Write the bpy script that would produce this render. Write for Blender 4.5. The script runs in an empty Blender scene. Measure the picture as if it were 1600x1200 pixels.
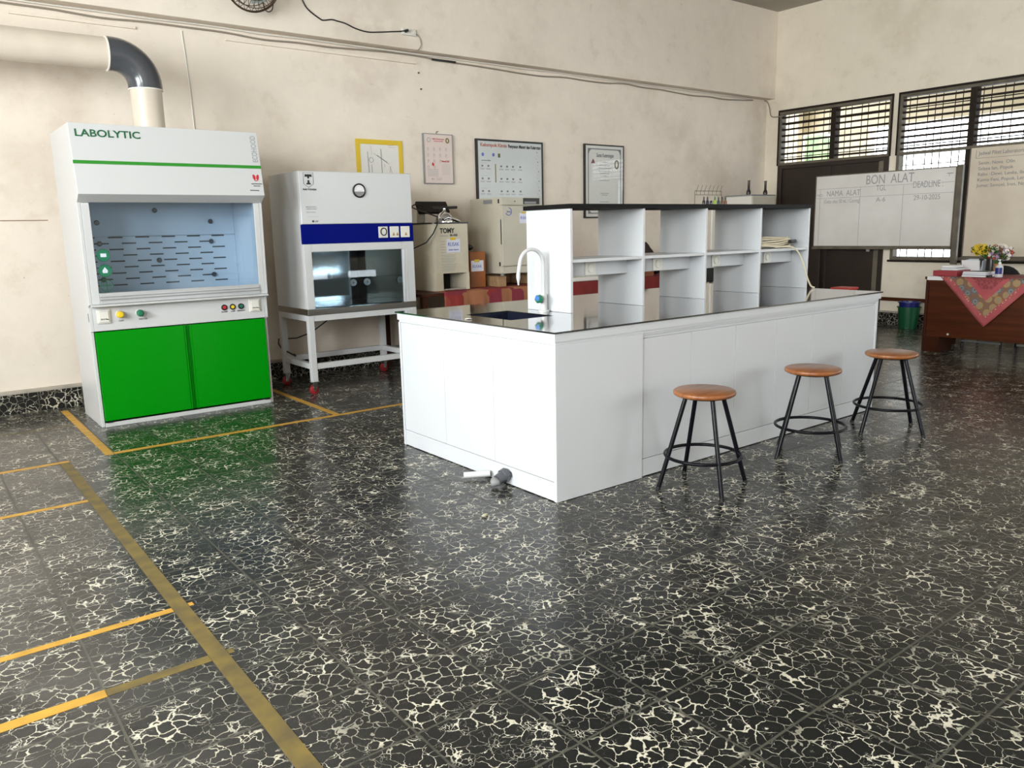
import bpy, bmesh, math, random
from mathutils import Vector, Matrix
random.seed(7)
C = bpy.context.scene.collection
PI = math.pi
V = Vector

# ---------------------------------------------------------------- materials
def mat(name, col, rough=0.5, metal=0.0, var=0.0, scale=6.0, col2=None, bump=0.0, bscale=60.0, coat=0.0, spec=0.5, aniso=None):
    m = bpy.data.materials.new(name); m.use_nodes = True
    nt = m.node_tree; b = nt.nodes['Principled BSDF']
    b.inputs['Base Color'].default_value = (*col, 1); b.inputs['Roughness'].default_value = rough
    b.inputs['Metallic'].default_value = metal; b.inputs['Coat Weight'].default_value = coat
    b.inputs['Specular IOR Level'].default_value = spec; b.inputs['Coat Roughness'].default_value = 0.08
    tc = nt.nodes.new('ShaderNodeTexCoord')
    if var > 0 or col2:
        n = nt.nodes.new('ShaderNodeTexNoise'); n.inputs['Scale'].default_value = scale; n.inputs['Detail'].default_value = 6
        if aniso:
            mp = nt.nodes.new('ShaderNodeMapping'); mp.inputs['Scale'].default_value = aniso
            nt.links.new(tc.outputs['Object'], mp.inputs[0]); nt.links.new(mp.outputs[0], n.inputs['Vector'])
        else: nt.links.new(tc.outputs['Object'], n.inputs['Vector'])
        r = nt.nodes.new('ShaderNodeValToRGB')
        c2 = col2 or tuple(max(0, c * (1 - var)) for c in col)
        r.color_ramp.elements[0].position = 0.35; r.color_ramp.elements[0].color = (*c2, 1)
        r.color_ramp.elements[1].position = 0.65; r.color_ramp.elements[1].color = (*col, 1)
        nt.links.new(n.outputs['Fac'], r.inputs[0]); nt.links.new(r.outputs[0], b.inputs['Base Color'])
    if bump > 0:
        n2 = nt.nodes.new('ShaderNodeTexNoise'); n2.inputs['Scale'].default_value = bscale; n2.inputs['Detail'].default_value = 4
        bp = nt.nodes.new('ShaderNodeBump'); bp.inputs['Strength'].default_value = bump; bp.inputs['Distance'].default_value = 0.01
        nt.links.new(tc.outputs['Object'], n2.inputs['Vector']); nt.links.new(n2.outputs['Fac'], bp.inputs['Height']); nt.links.new(bp.outputs[0], b.inputs['Normal'])
    return m

def N(nt, t, **k):
    n = nt.nodes.new(t)
    for a, v in k.items(): setattr(n, a, v)
    return n
def mth(nt, op, a, b=None, c=None):
    n = nt.nodes.new('ShaderNodeMath'); n.operation = op
    for i, x in enumerate((a, b, c)):
        if x is None: continue
        if isinstance(x, (int, float)): n.inputs[i].default_value = x
        else: nt.links.new(x, n.inputs[i])
    return n.outputs[0]
def glass(name, tint=(0.9, 0.95, 1.0), refl=1.0):
    m = bpy.data.materials.new(name); m.use_nodes = True; nt = m.node_tree
    for n in list(nt.nodes): nt.nodes.remove(n)
    o = nt.nodes.new('ShaderNodeOutputMaterial'); mx = nt.nodes.new('ShaderNodeMixShader')
    t = nt.nodes.new('ShaderNodeBsdfTransparent'); t.inputs[0].default_value = (*tint, 1)
    g = nt.nodes.new('ShaderNodeBsdfGlossy'); g.inputs['Roughness'].default_value = 0.02
    ge = nt.nodes.new('ShaderNodeNewGeometry'); dp = nt.nodes.new('ShaderNodeVectorMath'); dp.operation = 'DOT_PRODUCT'
    nt.links.new(ge.outputs['Normal'], dp.inputs[0]); nt.links.new(ge.outputs['Incoming'], dp.inputs[1])
    c1 = mth(nt, 'SUBTRACT', 1.0, mth(nt, 'ABSOLUTE', dp.outputs['Value']))
    fr = mth(nt, 'MULTIPLY_ADD', mth(nt, 'POWER', c1, 5.0), 0.96*refl, 0.04*refl)
    nt.links.new(fr, mx.inputs[0])
    nt.links.new(t.outputs[0], mx.inputs[1]); nt.links.new(g.outputs[0], mx.inputs[2]); nt.links.new(mx.outputs[0], o.inputs[0])
    return m

def emis(name, col, s):
    m = bpy.data.materials.new(name); m.use_nodes = True; nt = m.node_tree
    b = nt.nodes['Principled BSDF']; b.inputs['Emission Color'].default_value = (*col, 1); b.inputs['Emission Strength'].default_value = s
    b.inputs['Base Color'].default_value = (*col, 1)
    return m

def mixc(nt, f, a, b):
    n = nt.nodes.new('ShaderNodeMix'); n.data_type = 'RGBA'
    for s, x in ((n.inputs['Factor'], f), (n.inputs[6], a), (n.inputs[7], b)):
        if isinstance(x, (int, float)): s.default_value = x
        elif isinstance(x, tuple): s.default_value = (*x, 1)
        else: nt.links.new(x, s)
    return n.outputs[2]
def noise(nt, vec, scale, detail=4, rough=0.5):
    n = nt.nodes.new('ShaderNodeTexNoise'); n.inputs['Scale'].default_value = scale; n.inputs['Detail'].default_value = detail; n.inputs['Roughness'].default_value = rough
    nt.links.new(vec, n.inputs['Vector']); return n
def ramp(nt, fac, a, b):
    n = nt.nodes.new('ShaderNodeMapRange'); n.inputs[1].default_value = a; n.inputs[2].default_value = b; n.interpolation_type = 'SMOOTHSTEP'
    nt.links.new(fac, n.inputs[0]); return n.outputs[0]

def terrazzo(name, ox=1.525, oy=2.2455, tile=0.301, vertical=False, dust=True):
    m = bpy.data.materials.new(name); m.use_nodes = True; nt = m.node_tree; b = nt.nodes['Principled BSDF']
    tc = N(nt, 'ShaderNodeTexCoord'); P = tc.outputs['Object']
    sx = N(nt, 'ShaderNodeSeparateXYZ'); nt.links.new(P, sx.inputs[0])
    u = mth(nt, 'DIVIDE', mth(nt, 'SUBTRACT', sx.outputs[0], ox), tile)
    w = mth(nt, 'DIVIDE', mth(nt, 'SUBTRACT', sx.outputs[2 if vertical else 1], oy), tile)
    fu, fw = mth(nt, 'FLOOR', u), mth(nt, 'FLOOR', w)
    cb = N(nt, 'ShaderNodeCombineXYZ'); nt.links.new(fu, cb.inputs[0]); nt.links.new(fw, cb.inputs[1])
    wn = N(nt, 'ShaderNodeTexWhiteNoise', noise_dimensions='3D'); nt.links.new(cb.outputs[0], wn.inputs['Vector'])
    off = N(nt, 'ShaderNodeVectorMath', operation='SCALE'); nt.links.new(wn.outputs['Color'], off.inputs[0]); off.inputs['Scale'].default_value = 30
    pv = N(nt, 'ShaderNodeVectorMath', operation='ADD'); nt.links.new(P, pv.inputs[0]); nt.links.new(off.outputs[0], pv.inputs[1])
    dn = noise(nt, pv.outputs[0], 22, 3)
    ds = N(nt, 'ShaderNodeVectorMath', operation='SCALE'); nt.links.new(dn.outputs['Color'], ds.inputs[0]); ds.inputs['Scale'].default_value = 0.05
    qv = N(nt, 'ShaderNodeVectorMath', operation='ADD'); nt.links.new(pv.outputs[0], qv.inputs[0]); nt.links.new(ds.outputs[0], qv.inputs[1])
    vo = N(nt, 'ShaderNodeTexVoronoi', feature='DISTANCE_TO_EDGE'); vo.inputs['Scale'].default_value = 23; nt.links.new(qv.outputs[0], vo.inputs['Vector'])
    vo2 = N(nt, 'ShaderNodeTexVoronoi', feature='DISTANCE_TO_EDGE'); vo2.inputs['Scale'].default_value = 52; nt.links.new(qv.outputs[0], vo2.inputs['Vector'])
    n1 = noise(nt, pv.outputs[0], 9, 3); n2 = noise(nt, pv.outputs[0], 14, 2)
    thr = mth(nt, 'MULTIPLY_ADD', ramp(nt, n1.outputs['Fac'], 0.36, 0.74), 0.062, 0.006)
    v1 = mth(nt, 'SUBTRACT', 1.0, ramp(nt, mth(nt, 'DIVIDE', vo.outputs['Distance'], thr), 0.55, 1.15))
    thr2 = mth(nt, 'MULTIPLY_ADD', ramp(nt, n2.outputs['Fac'], 0.54, 0.78), 0.055, 0.0005)
    v2 = mth(nt, 'SUBTRACT', 1.0, ramp(nt, mth(nt, 'DIVIDE', vo2.outputs['Distance'], thr2), 0.5, 1.2))
    blot = ramp(nt, noise(nt, pv.outputs[0], 26, 2).outputs['Fac'], 0.715, 0.76)
    vein = mth(nt, 'MAXIMUM', mth(nt, 'MAXIMUM', v1, mth(nt, 'MULTIPLY', v2, 0.8)), blot)
    gu = mth(nt, 'ABSOLUTE', mth(nt, 'SUBTRACT', mth(nt, 'FRACT', u), 0.5)); gw = mth(nt, 'ABSOLUTE', mth(nt, 'SUBTRACT', mth(nt, 'FRACT', w), 0.5))
    vein = mth(nt, 'MULTIPLY', vein, mth(nt, 'MULTIPLY_ADD', ramp(nt, mth(nt, 'MAXIMUM', gu, gw), 0.43, 0.49), -0.75, 1.0))
    vein = mth(nt, 'MULTIPLY', vein, mth(nt, 'MULTIPLY_ADD', ramp(nt, noise(nt, pv.outputs[0], 5, 3).outputs['Fac'], 0.32, 0.55), 0.6, 0.4))
    nb = noise(nt, P, 1.6, 5)
    base = mixc(nt, ramp(nt, nb.outputs['Fac'], 0.35, 0.7), (0.008, 0.009, 0.009), (0.014, 0.014, 0.013))
    base = mixc(nt, mth(nt, 'MULTIPLY', wn.outputs['Value'], 0.5), base, (0.018, 0.018, 0.017))
    vc = mixc(nt, n2.outputs['Fac'], (0.62, 0.57, 0.42), (0.72, 0.69, 0.58))
    col = mixc(nt, mth(nt, 'MULTIPLY', vein, 0.92), base, vc)
    # joints
    eu = mth(nt, 'ABSOLUTE', mth(nt, 'SUBTRACT', mth(nt, 'FRACT', u), 0.5)); ew = mth(nt, 'ABSOLUTE', mth(nt, 'SUBTRACT', mth(nt, 'FRACT', w), 0.5))
    jl = ramp(nt, mth(nt, 'MAXIMUM', eu, ew), 0.486, 0.493)
    jn = noise(nt, P, 7, 3)
    col = mixc(nt, mth(nt, 'MULTIPLY', jl, mth(nt, 'MULTIPLY_ADD', ramp(nt, jn.outputs['Fac'], 0.25, 0.7), 0.5, 0.5)), col, (0.085, 0.08, 0.06))
    if dust:
        dd = mth(nt, 'SUBTRACT', 1.0, ramp(nt, sx.outputs[0], -0.2, 1.1))
        d2 = mth(nt, 'MULTIPLY', mth(nt, 'MULTIPLY', dd, ramp(nt, noise(nt, P, 2.3, 5).outputs['Fac'], 0.25, 0.7)), 0.5)
        col = mixc(nt, d2, col, (0.16, 0.15, 0.135))
    nt.links.new(col, b.inputs['Base Color'])
    rr = noise(nt, P, 5, 6, 0.6)
    ro = mth(nt, 'MULTIPLY_ADD', rr.outputs['Fac'], 0.20, 0.14)
    ro = mth(nt, 'MULTIPLY_ADD', jl, 0.35, ro)
    nt.links.new(ro, b.inputs['Roughness']); b.inputs['Specular IOR Level'].default_value = 0.36
    bp = N(nt, 'ShaderNodeBump'); bp.inputs['Strength'].default_value = 0.12; bp.inputs['Distance'].default_value = 0.004
    nt.links.new(mth(nt, 'MULTIPLY_ADD', noise(nt, P, 6, 3).outputs['Fac'], 0.6, mth(nt, 'MULTIPLY', jl, -0.5)), bp.inputs['Height']); nt.links.new(bp.outputs[0], b.inputs['Normal'])
    return m

def plaster(name, a=(0.82, 0.735, 0.635), d=(0.69, 0.60, 0.505)):
    m = bpy.data.materials.new(name); m.use_nodes = True; nt = m.node_tree; b = nt.nodes['Principled BSDF']
    P = N(nt, 'ShaderNodeTexCoord').outputs['Object']
    n1 = noise(nt, P, 0.9, 8, 0.62); n2 = noise(nt, P, 4.5, 8, 0.65); n3 = noise(nt, P, 17, 5, 0.6)
    c = mixc(nt, ramp(nt, n1.outputs['Fac'], 0.48, 0.72), a, d)
    c = mixc(nt, mth(nt, 'MULTIPLY', ramp(nt, n2.outputs['Fac'], 0.52, 0.74), 0.42), c, tuple(x * q for x, q in zip(a, (0.76, 0.72, 0.66))))
    c = mixc(nt, mth(nt, 'MULTIPLY', ramp(nt, n2.outputs['Fac'], 0.5, 0.3), 0.5), c, tuple(min(1, x * 1.08) for x in a))
    sp = ramp(nt, n3.outputs['Fac'], 0.735, 0.77)
    c = mixc(nt, mth(nt, 'MULTIPLY', sp, 0.55), c, (0.2, 0.17, 0.13))
    mp = N(nt, 'ShaderNodeMapping'); mp.inputs['Scale'].default_value = (2.2, 2.2, 9.0); mp.inputs['Rotation'].default_value = (0.3, 0.5, 0.4); nt.links.new(P, mp.inputs[0])
    sc_ = ramp(nt, noise(nt, mp.outputs[0], 3.1, 9, 0.7).outputs['Fac'], 0.66, 0.72)
    c = mixc(nt, mth(nt, 'MULTIPLY', sc_, 0.35), c, (0.33, 0.28, 0.22))
    nt.links.new(c, b.inputs['Base Color']); b.inputs['Roughness'].default_value = 0.75; b.inputs['Specular IOR Level'].default_value = 0.25
    bp = N(nt, 'ShaderNodeBump'); bp.inputs['Strength'].default_value = 0.35; bp.inputs['Distance'].default_value = 0.02
    nt.links.new(noise(nt, P, 3.2, 7, 0.6).outputs['Fac'], bp.inputs['Height']); nt.links.new(bp.outputs[0], b.inputs['Normal'])
    return m

M = {}
M['floor'] = terrazzo('terrazzo')
M['skirt'] = terrazzo('terrazzo_skirting', 0.15, -0.1, 0.301, True, False)
M['wall'] = plaster('old_plaster')
M['wallr'] = plaster('old_plaster_window_wall', (0.84, 0.76, 0.63), (0.74, 0.66, 0.53))
M['ceil'] = mat('ceiling_paint', (0.42, 0.39, 0.33), 0.8, var=0.15, scale=1.5)
M['ledge'] = mat('ledge_cement', (0.5, 0.45, 0.38), 0.8, var=0.25, scale=9, bump=0.3)
M['tape'] = mat('ochre_tape', (0.60, 0.33, 0.045), 0.55, var=0.25, scale=14)
M['tape_dirty'] = mat('worn_ochre_tape', (0.19, 0.135, 0.034), 0.6, col2=(0.11, 0.082, 0.032), scale=12)
M['white'] = mat('white_laminate', (0.61, 0.625, 0.645), 0.32, var=0.025, scale=3)
M['whitep'] = mat('white_powder_coat', (0.59, 0.595, 0.595), 0.35)
M['blackg'] = mat('black_gloss_slab', (0.012, 0.012, 0.013), 0.035, spec=0.95, coat=1.0, bump=0.006, bscale=14)
M['black'] = mat('black_plastic', (0.012, 0.012, 0.012), 0.4)
M['blackp'] = mat('black_gloss_paint', (0.004, 0.004, 0.006), 0.3, spec=0.12, coat=0.06)
M['blackl'] = mat('black_laminate', (0.006, 0.006, 0.006), 0.55, spec=0.12)
M['dark'] = mat('dark_gap', (0.03, 0.03, 0.03), 0.8)
M['green'] = mat('green_laminate', (0.001, 0.26, 0.004), 0.22, spec=0.12)
M['greens'] = mat('green_stripe', (0.02, 0.24, 0.015), 0.5)
M['greent'] = mat('dark_green_print', (0.008, 0.11, 0.04), 0.5)
M['grayt'] = mat('grey_print', (0.36, 0.37, 0.38), 0.5)
M['redt'] = mat('red_print', (0.55, 0.02, 0.03), 0.5)
M['blackt'] = mat('black_ink', (0.015, 0.015, 0.018), 0.6)
M['inkf'] = mat('faded_marker_ink', (0.22, 0.22, 0.24), 0.6)
M['inkl'] = mat('half_wiped_marker', (0.34, 0.33, 0.33), 0.5)
M['bluet'] = mat('blue_ink', (0.12, 0.16, 0.5), 0.6)
M['baffle'] = mat('pale_grey_liner', (0.62, 0.68, 0.74), 0.3)
M['slot'] = mat('slot_shadow', (0.05, 0.06, 0.07), 0.7)
M['alu'] = mat('aluminium', (0.75, 0.77, 0.79), 0.32, 0.6)
M['steel'] = mat('stainless_steel', (0.56, 0.54, 0.51), 0.2, 1.0, bump=0.02, bscale=3)
M['mirror'] = mat('polished_steel', (0.36, 0.39, 0.38), 0.07, 1.0, bump=0.06, bscale=5)
M['chrome'] = mat('chrome', (0.8, 0.8, 0.82), 0.08, 1.0)
M['glass'] = glass('clear_glass', (0.86, 0.92, 0.97), 1.0)
M['glass2'] = glass('window_glass', (0.97, 0.985, 0.985), 1.0)
M['blue'] = mat('navy_band', (0.0, 0.004, 0.16), 0.35, spec=0.04)
M['duct'] = mat('cream_pvc', (0.68, 0.60, 0.50), 0.35, var=0.1, scale=5)
M['elbow'] = mat('grey_pvc', (0.065, 0.07, 0.08), 0.22, coat=0.3)
M['rim'] = mat('pvc_rim', (0.85, 0.82, 0.76), 0.4)
M['redw'] = mat('red_polyurethane', (0.30, 0.015, 0.02), 0.35)
M['beige'] = mat('beige_enamel', (0.66, 0.60, 0.46), 0.42, var=0.12, scale=5)
M['beige2'] = mat('grey_beige_enamel', (0.56, 0.52, 0.42), 0.42, var=0.08, scale=4)
M['orange'] = mat('orange_painted_wood', (0.34, 0.10, 0.012), 0.5, var=0.35, scale=7, aniso=(1, 1, 0.3))
M['wood'] = mat('raw_block_wood', (0.36, 0.22, 0.11), 0.65, var=0.3, scale=9, aniso=(0.3, 3, 3))
M['seat'] = mat('varnished_seat_wood', (0.36, 0.135, 0.042), 0.35, col2=(0.20, 0.065, 0.020), scale=5, aniso=(1, 7, 1), coat=0.1)
M['desk'] = mat('mahogany_veneer', (0.10, 0.026, 0.009), 0.35, col2=(0.06, 0.016, 0.005), scale=4, aniso=(3, 0.4, 6), spec=0.2)
M['desk2'] = mat('dark_mahogany_side', (0.06, 0.016, 0.006), 0.4, col2=(0.035, 0.009, 0.004), scale=4, aniso=(3, 3, 0.5), spec=0.2)
M['door'] = mat('dark_brown_door', (0.028, 0.016, 0.010), 0.45, var=0.3, scale=3)
M['frame'] = mat('window_frame_brown', (0.022, 0.014, 0.009), 0.6, var=0.2, spec=0.2)
M['framel'] = mat('weathered_frame', (0.15, 0.125, 0.09), 0.55, var=0.3, scale=8)
M['board'] = mat('whiteboard_enamel', (0.80, 0.77, 0.74), 0.16, col2=(0.72, 0.69, 0.65), scale=2.5)
M['board2'] = mat('old_whiteboard_film', (0.70, 0.62, 0.50), 0.3, col2=(0.62, 0.53, 0.42), scale=2.5)
M['boardg'] = mat('display_board', (0.60, 0.63, 0.63), 0.12, var=0.05, scale=2)
M['pink'] = mat('pale_pink_print', (0.72, 0.60, 0.55), 0.3)
M['paper'] = mat('paper', (0.78, 0.76, 0.72), 0.6)
M['paperw'] = mat('white_paper', (0.85, 0.85, 0.86), 0.6)
M['paperb'] = mat('bluish_note', (0.74, 0.75, 0.85), 0.6)
M['yellow'] = mat('yellow_card', (0.72, 0.50, 0.02), 0.5)
M['yellowk'] = mat('yellow_plastic', (0.80, 0.55, 0.02), 0.3)
M['greenk'] = mat('green_plastic', (0.01, 0.16, 0.08), 0.3)
M['greenb'] = mat('dark_green_plastic', (0.005, 0.085, 0.03), 0.35)
M['blueb'] = mat('dark_blue_plastic', (0.006, 0.012, 0.14), 0.35)
M['ivory'] = mat('ivory_plastic', (0.74, 0.72, 0.66), 0.4)
M['cable'] = mat('cream_cable', (0.72, 0.64, 0.48), 0.45)
M['wire'] = mat('dusty_wire', (0.28, 0.24, 0.19), 0.7)
M['rust'] = mat('rusty_bronze', (0.10, 0.06, 0.03), 0.5, 0.5, var=0.4, scale=20)
M['vasem'] = mat('matt_black_metal', (0.012,0.010,0.008), 0.6, spec=0.15)
M['redc'] = mat('red_cloth', (0.22, 0.018, 0.015), 0.85, var=0.3, scale=5)
M['sink'] = mat('black_composite_sink', (0.008, 0.010, 0.022), 0.25)
M['leaf'] = mat('leaf_green', (0.04, 0.15, 0.02), 0.5, var=0.4, scale=30)
M['petaly'] = mat('yellow_petal', (0.85, 0.58, 0.02), 0.5, var=0.2, scale=40)
M['petalw'] = mat('white_petal', (0.80, 0.74, 0.72), 0.5)
M['petalr'] = mat('red_petal', (0.32, 0.015, 0.02), 0.5)
M['petalp'] = mat('violet_petal', (0.38, 0.22, 0.42), 0.5)
M['terra'] = mat('orange_clay', (0.38, 0.16, 0.05), 0.5)
M['vase'] = mat('dark_brown_glaze', (0.02, 0.015, 0.012), 0.3)
M['redbox'] = mat('red_box_card', (0.34, 0.04, 0.05), 0.45)
M['carton'] = mat('carton', (0.30, 0.10, 0.04), 0.7, var=0.3)
M['bag'] = mat('dark_brown_fabric', (0.025, 0.014, 0.010), 0.8)
M['bluef'] = mat('bright_blue_plastic', (0.02, 0.13, 0.45), 0.4)
M['gray'] = mat('mid_grey_plastic', (0.25, 0.25, 0.25), 0.5)
M['out'] = mat('corridor_cream', (0.62, 0.56, 0.43), 0.8, var=0.1, scale=2)
M['hedge'] = mat('hedge_leaves', (0.20, 0.27, 0.12), 0.6, col2=(0.09, 0.14, 0.07), scale=7, bump=0.8, bscale=20)
M['redpl'] = mat('red_plastic', (0.5, 0.04, 0.03), 0.4)

# patterned cloths
def batik(name):
    m = bpy.data.materials.new(name); m.use_nodes = True; nt = m.node_tree; b = nt.nodes['Principled BSDF']
    P = N(nt, 'ShaderNodeTexCoord').outputs['UV']
    s = N(nt, 'ShaderNodeSeparateXYZ'); nt.links.new(P, s.inputs[0])
    d = mth(nt, 'MINIMUM', s.outputs[0], s.outputs[1])        # metres from the two hanging edges
    band = mth(nt, 'MULTIPLY', ramp(nt, d, 0.065, 0.075), mth(nt, 'SUBTRACT', 1.0, ramp(nt, d, 0.17, 0.18)))
    vo = N(nt, 'ShaderNodeTexVoronoi', feature='F1', voronoi_dimensions='2D'); vo.inputs['Scale'].default_value = 13; vo.inputs['Randomness'].default_value = 0.7; nt.links.new(P, vo.inputs['Vector'])
    fl = mth(nt, 'FRACT', mth(nt, 'MULTIPLY', vo.outputs['Distance'], 3.3))
    sc = N(nt, 'ShaderNodeSeparateXYZ'); nt.links.new(vo.outputs['Color'], sc.inputs[0])
    petal = mixc(nt, ramp(nt, sc.outputs[0], 0.45, 0.5), (0.12, 0.14, 0.17), (0.42, 0.24, 0.07))
    ring = mixc(nt, ramp(nt, fl, 0.45, 0.55), petal, (0.26, 0.24, 0.20))
    ring = mixc(nt, ramp(nt, vo.outputs['Distance'], 0.42, 0.48), ring, (0.22, 0.12, 0.08))
    v2 = N(nt, 'ShaderNodeTexVoronoi', feature='F1', voronoi_dimensions='2D'); v2.inputs['Scale'].default_value = 38; nt.links.new(P, v2.inputs['Vector'])
    rose = mixc(nt, ramp(nt, noise(nt, P, 5, 3).outputs['Fac'], 0.35, 0.65), (0.40, 0.075, 0.085), (0.46, 0.11, 0.11))
    dots = mth(nt, 'MULTIPLY', mth(nt, 'SUBTRACT', 1.0, ramp(nt, v2.outputs['Distance'], 0.15, 0.25)), mth(nt, 'MULTIPLY', ramp(nt, d, 0.045, 0.05), mth(nt, 'SUBTRACT', 1.0, ramp(nt, d, 0.06, 0.068))))
    rose = mixc(nt, dots, rose, (0.62, 0.5, 0.36))
    inner = ramp(nt, mth(nt, 'ADD', s.outputs[0], s.outputs[1]), 0.50, 0.51)
    inner = mth(nt, 'MULTIPLY', inner, ramp(nt, d, 0.215, 0.225))
    rose = mixc(nt, inner, rose, mixc(nt, v2.outputs['Distance'], (0.22, 0.03, 0.04), (0.36, 0.09, 0.09)))
    nt.links.new(mixc(nt, band, rose, ring), b.inputs['Base Color']); b.inputs['Roughness'].default_value = 0.85
    return m
M['batik'] = batik('batik_cloth')
def patch(name):
    m = bpy.data.materials.new(name); m.use_nodes = True; nt = m.node_tree; b = nt.nodes['Principled BSDF']
    P = N(nt, 'ShaderNodeTexCoord').outputs['Object']
    br = N(nt, 'ShaderNodeTexVoronoi', feature='F1', distance='CHEBYCHEV'); br.inputs['Scale'].default_value = 7; br.inputs['Randomness'].default_value = 0.6; nt.links.new(P, br.inputs['Vector'])
    s = N(nt, 'ShaderNodeSeparateXYZ'); nt.links.new(br.outputs['Color'], s.inputs[0])
    c = mixc(nt, ramp(nt, s.outputs[0], 0.5, 0.52), (0.24, 0.022, 0.018), (0.33, 0.13, 0.06))
    c = mixc(nt, ramp(nt, s.outputs[1], 0.72, 0.74), c, (0.20, 0.02, 0.035))
    nt.links.new(c, b.inputs['Base Color']); b.inputs['Roughness'].default_value = 0.8
    return m
M['patch'] = patch('patchwork_cloth')

# ---------------------------------------------------------------- geometry
class G:
    def __init__(s): s.bm = bmesh.new()
    def box(s, x0, y0, z0, x1, y1, z1):
        x0, x1 = min(x0, x1), max(x0, x1); y0, y1 = min(y0, y1), max(y0, y1); z0, z1 = min(z0, z1), max(z0, z1)
        v = [s.bm.verts.new(p) for p in ((x0,y0,z0),(x1,y0,z0),(x1,y1,z0),(x0,y1,z0),(x0,y0,z1),(x1,y0,z1),(x1,y1,z1),(x0,y1,z1))]
        for f in ((0,3,2,1),(4,5,6,7),(0,1,5,4),(1,2,6,5),(2,3,7,6),(3,0,4,7)): s.bm.faces.new([v[i] for i in f])
        return s
    def prism(s, pts, off):
        off = V(off); a = [s.bm.verts.new(p) for p in pts]; b = [s.bm.verts.new(V(p) + off) for p in pts]; n = len(a)
        s.bm.faces.new(a); s.bm.faces.new(b[::-1])
        for i in range(n): s.bm.faces.new([a[i], b[i], b[(i+1) % n], a[(i+1) % n]])
        bmesh.ops.recalc_face_normals(s.bm, faces=s.bm.faces[:])
        return s
    def quad(s, *p): s.bm.faces.new([s.bm.verts.new(q) for q in p]); return s
    def lathe(s, prof, c, n=32, axis=(0,0,1)):
        c = V(c); q = V((0,0,1)).rotation_difference(V(axis)); rings = []
        for r, z in prof:
            if r < 1e-6: rings.append([s.bm.verts.new(c + q @ V((0,0,z)))])
            else: rings.append([s.bm.verts.new(c + q @ V((r*math.cos(2*PI*i/n), r*math.sin(2*PI*i/n), z))) for i in range(n)])
        for a, b in zip(rings, rings[1:]):
            if len(a) == 1 and len(b) == 1: continue
            for i in range(n):
                j = (i+1) % n
                if len(a) == 1: s.bm.faces.new([a[0], b[j], b[i]])
                elif len(b) == 1: s.bm.faces.new([a[i], a[j], b[0]])
                else: s.bm.faces.new([a[i], a[j], b[j], b[i]])
        bmesh.ops.recalc_face_normals(s.bm, faces=s.bm.faces[:])
        return s
    def cyl(s, p0, p1, r0, r1=None, n=20):
        p0, p1 = V(p0), V(p1); r1 = r0 if r1 is None else r1; L = (p1-p0).length
        return s.lathe([(0,0),(r0,0),(r1,L),(0,L)], p0, n, (p1-p0).normalized())
    def tube(s, pts, r, n=8, closed=False):
        P = [V(p) for p in pts]; m = len(P); rings = []; up = None
        for i in range(m):
            if closed: t = (P[(i+1) % m] - P[i-1]).normalized()
            else: t = (P[min(i+1, m-1)] - P[max(i-1, 0)]).normalized()
            if up is None:
                up = t.cross(V((0,0,1)) if abs(t.z) < 0.9 else V((1,0,0))).normalized()
            up = (up - t * up.dot(t)).normalized(); w = t.cross(up)
            rr = r[i] if isinstance(r, (list, tuple)) else r
            rings.append([s.bm.verts.new(P[i] + rr*(math.cos(2*PI*k/n)*up + math.sin(2*PI*k/n)*w)) for k in range(n)])
        for i in range(m if closed else m-1):
            a, b = rings[i], rings[(i+1) % m]
            sh = min(range(n), key=lambda q: (a[0].co - b[q].co).length) if closed and i == m-1 else 0
            for k in range(n): s.bm.faces.new([a[k], a[(k+1) % n], b[(k+1+sh) % n], b[(k+sh) % n]])
        if not closed: s.bm.faces.new(rings[0][::-1]); s.bm.faces.new(rings[-1])
        bmesh.ops.recalc_face_normals(s.bm, faces=s.bm.faces[:])
        return s
    def sphere(s, c, r, sc=(1,1,1), u=12, v=8):
        mtx = Matrix.Translation(V(c)) @ Matrix.Diagonal((r*sc[0], r*sc[1], r*sc[2], 1))
        bmesh.ops.create_uvsphere(s.bm, u_segments=u, v_segments=v, radius=1, matrix=mtx); return s
    def lump(s, c, sc, seed, amt=0.25, sub=3):
        mtx = Matrix.Translation(V(c)) @ Matrix.Diagonal((*sc, 1)); rnd = random.Random(seed)
        r = bmesh.ops.create_icosphere(s.bm, subdivisions=sub, radius=1, matrix=mtx); ph = [rnd.uniform(0, 6) for _ in range(6)]
        for v in r['verts']:
            d = v.co - V(c); q = V((d.x/sc[0], d.y/sc[1], d.z/sc[2]))
            v.co = V(c) + d * (1 + amt*(math.sin(3*q.x+ph[0])*math.sin(3.3*q.y+ph[1]) + 0.6*math.sin(6*q.z+ph[2])*math.sin(5*q.x+ph[3])))
        return s
    def text(s, txt, size, o, right, up, width=None, align='LEFT', depth=0.0006, bold=0.0):
        cu = bpy.data.curves.new('t', 'FONT'); cu.body = txt; cu.size = size; cu.align_x = align; cu.extrude = depth; cu.offset = bold; cu.resolution_u = 3
        ob = bpy.data.objects.new('t', cu); C.objects.link(ob)
        dg = bpy.context.evaluated_depsgraph_get(); me = bpy.data.meshes.new_from_object(ob.evaluated_get(dg))
        right, up = V(right).normalized(), V(up).normalized(); nrm = right.cross(up)
        k = 1.0
        if width and me.vertices:
            xs = [v.co.x for v in me.vertices]; k = width / max(1e-6, max(xs) - min(xs))
        mp = {}
        for v in me.vertices: mp[v.index] = s.bm.verts.new(V(o) + right*v.co.x*k + up*v.co.y + nrm*(v.co.z + depth))
        for p in me.polygons:
            try: s.bm.faces.new([mp[i] for i in p.vertices])
            except ValueError: pass
        bpy.data.objects.remove(ob); bpy.data.curves.remove(cu); bpy.data.meshes.remove(me)
        return s
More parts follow.
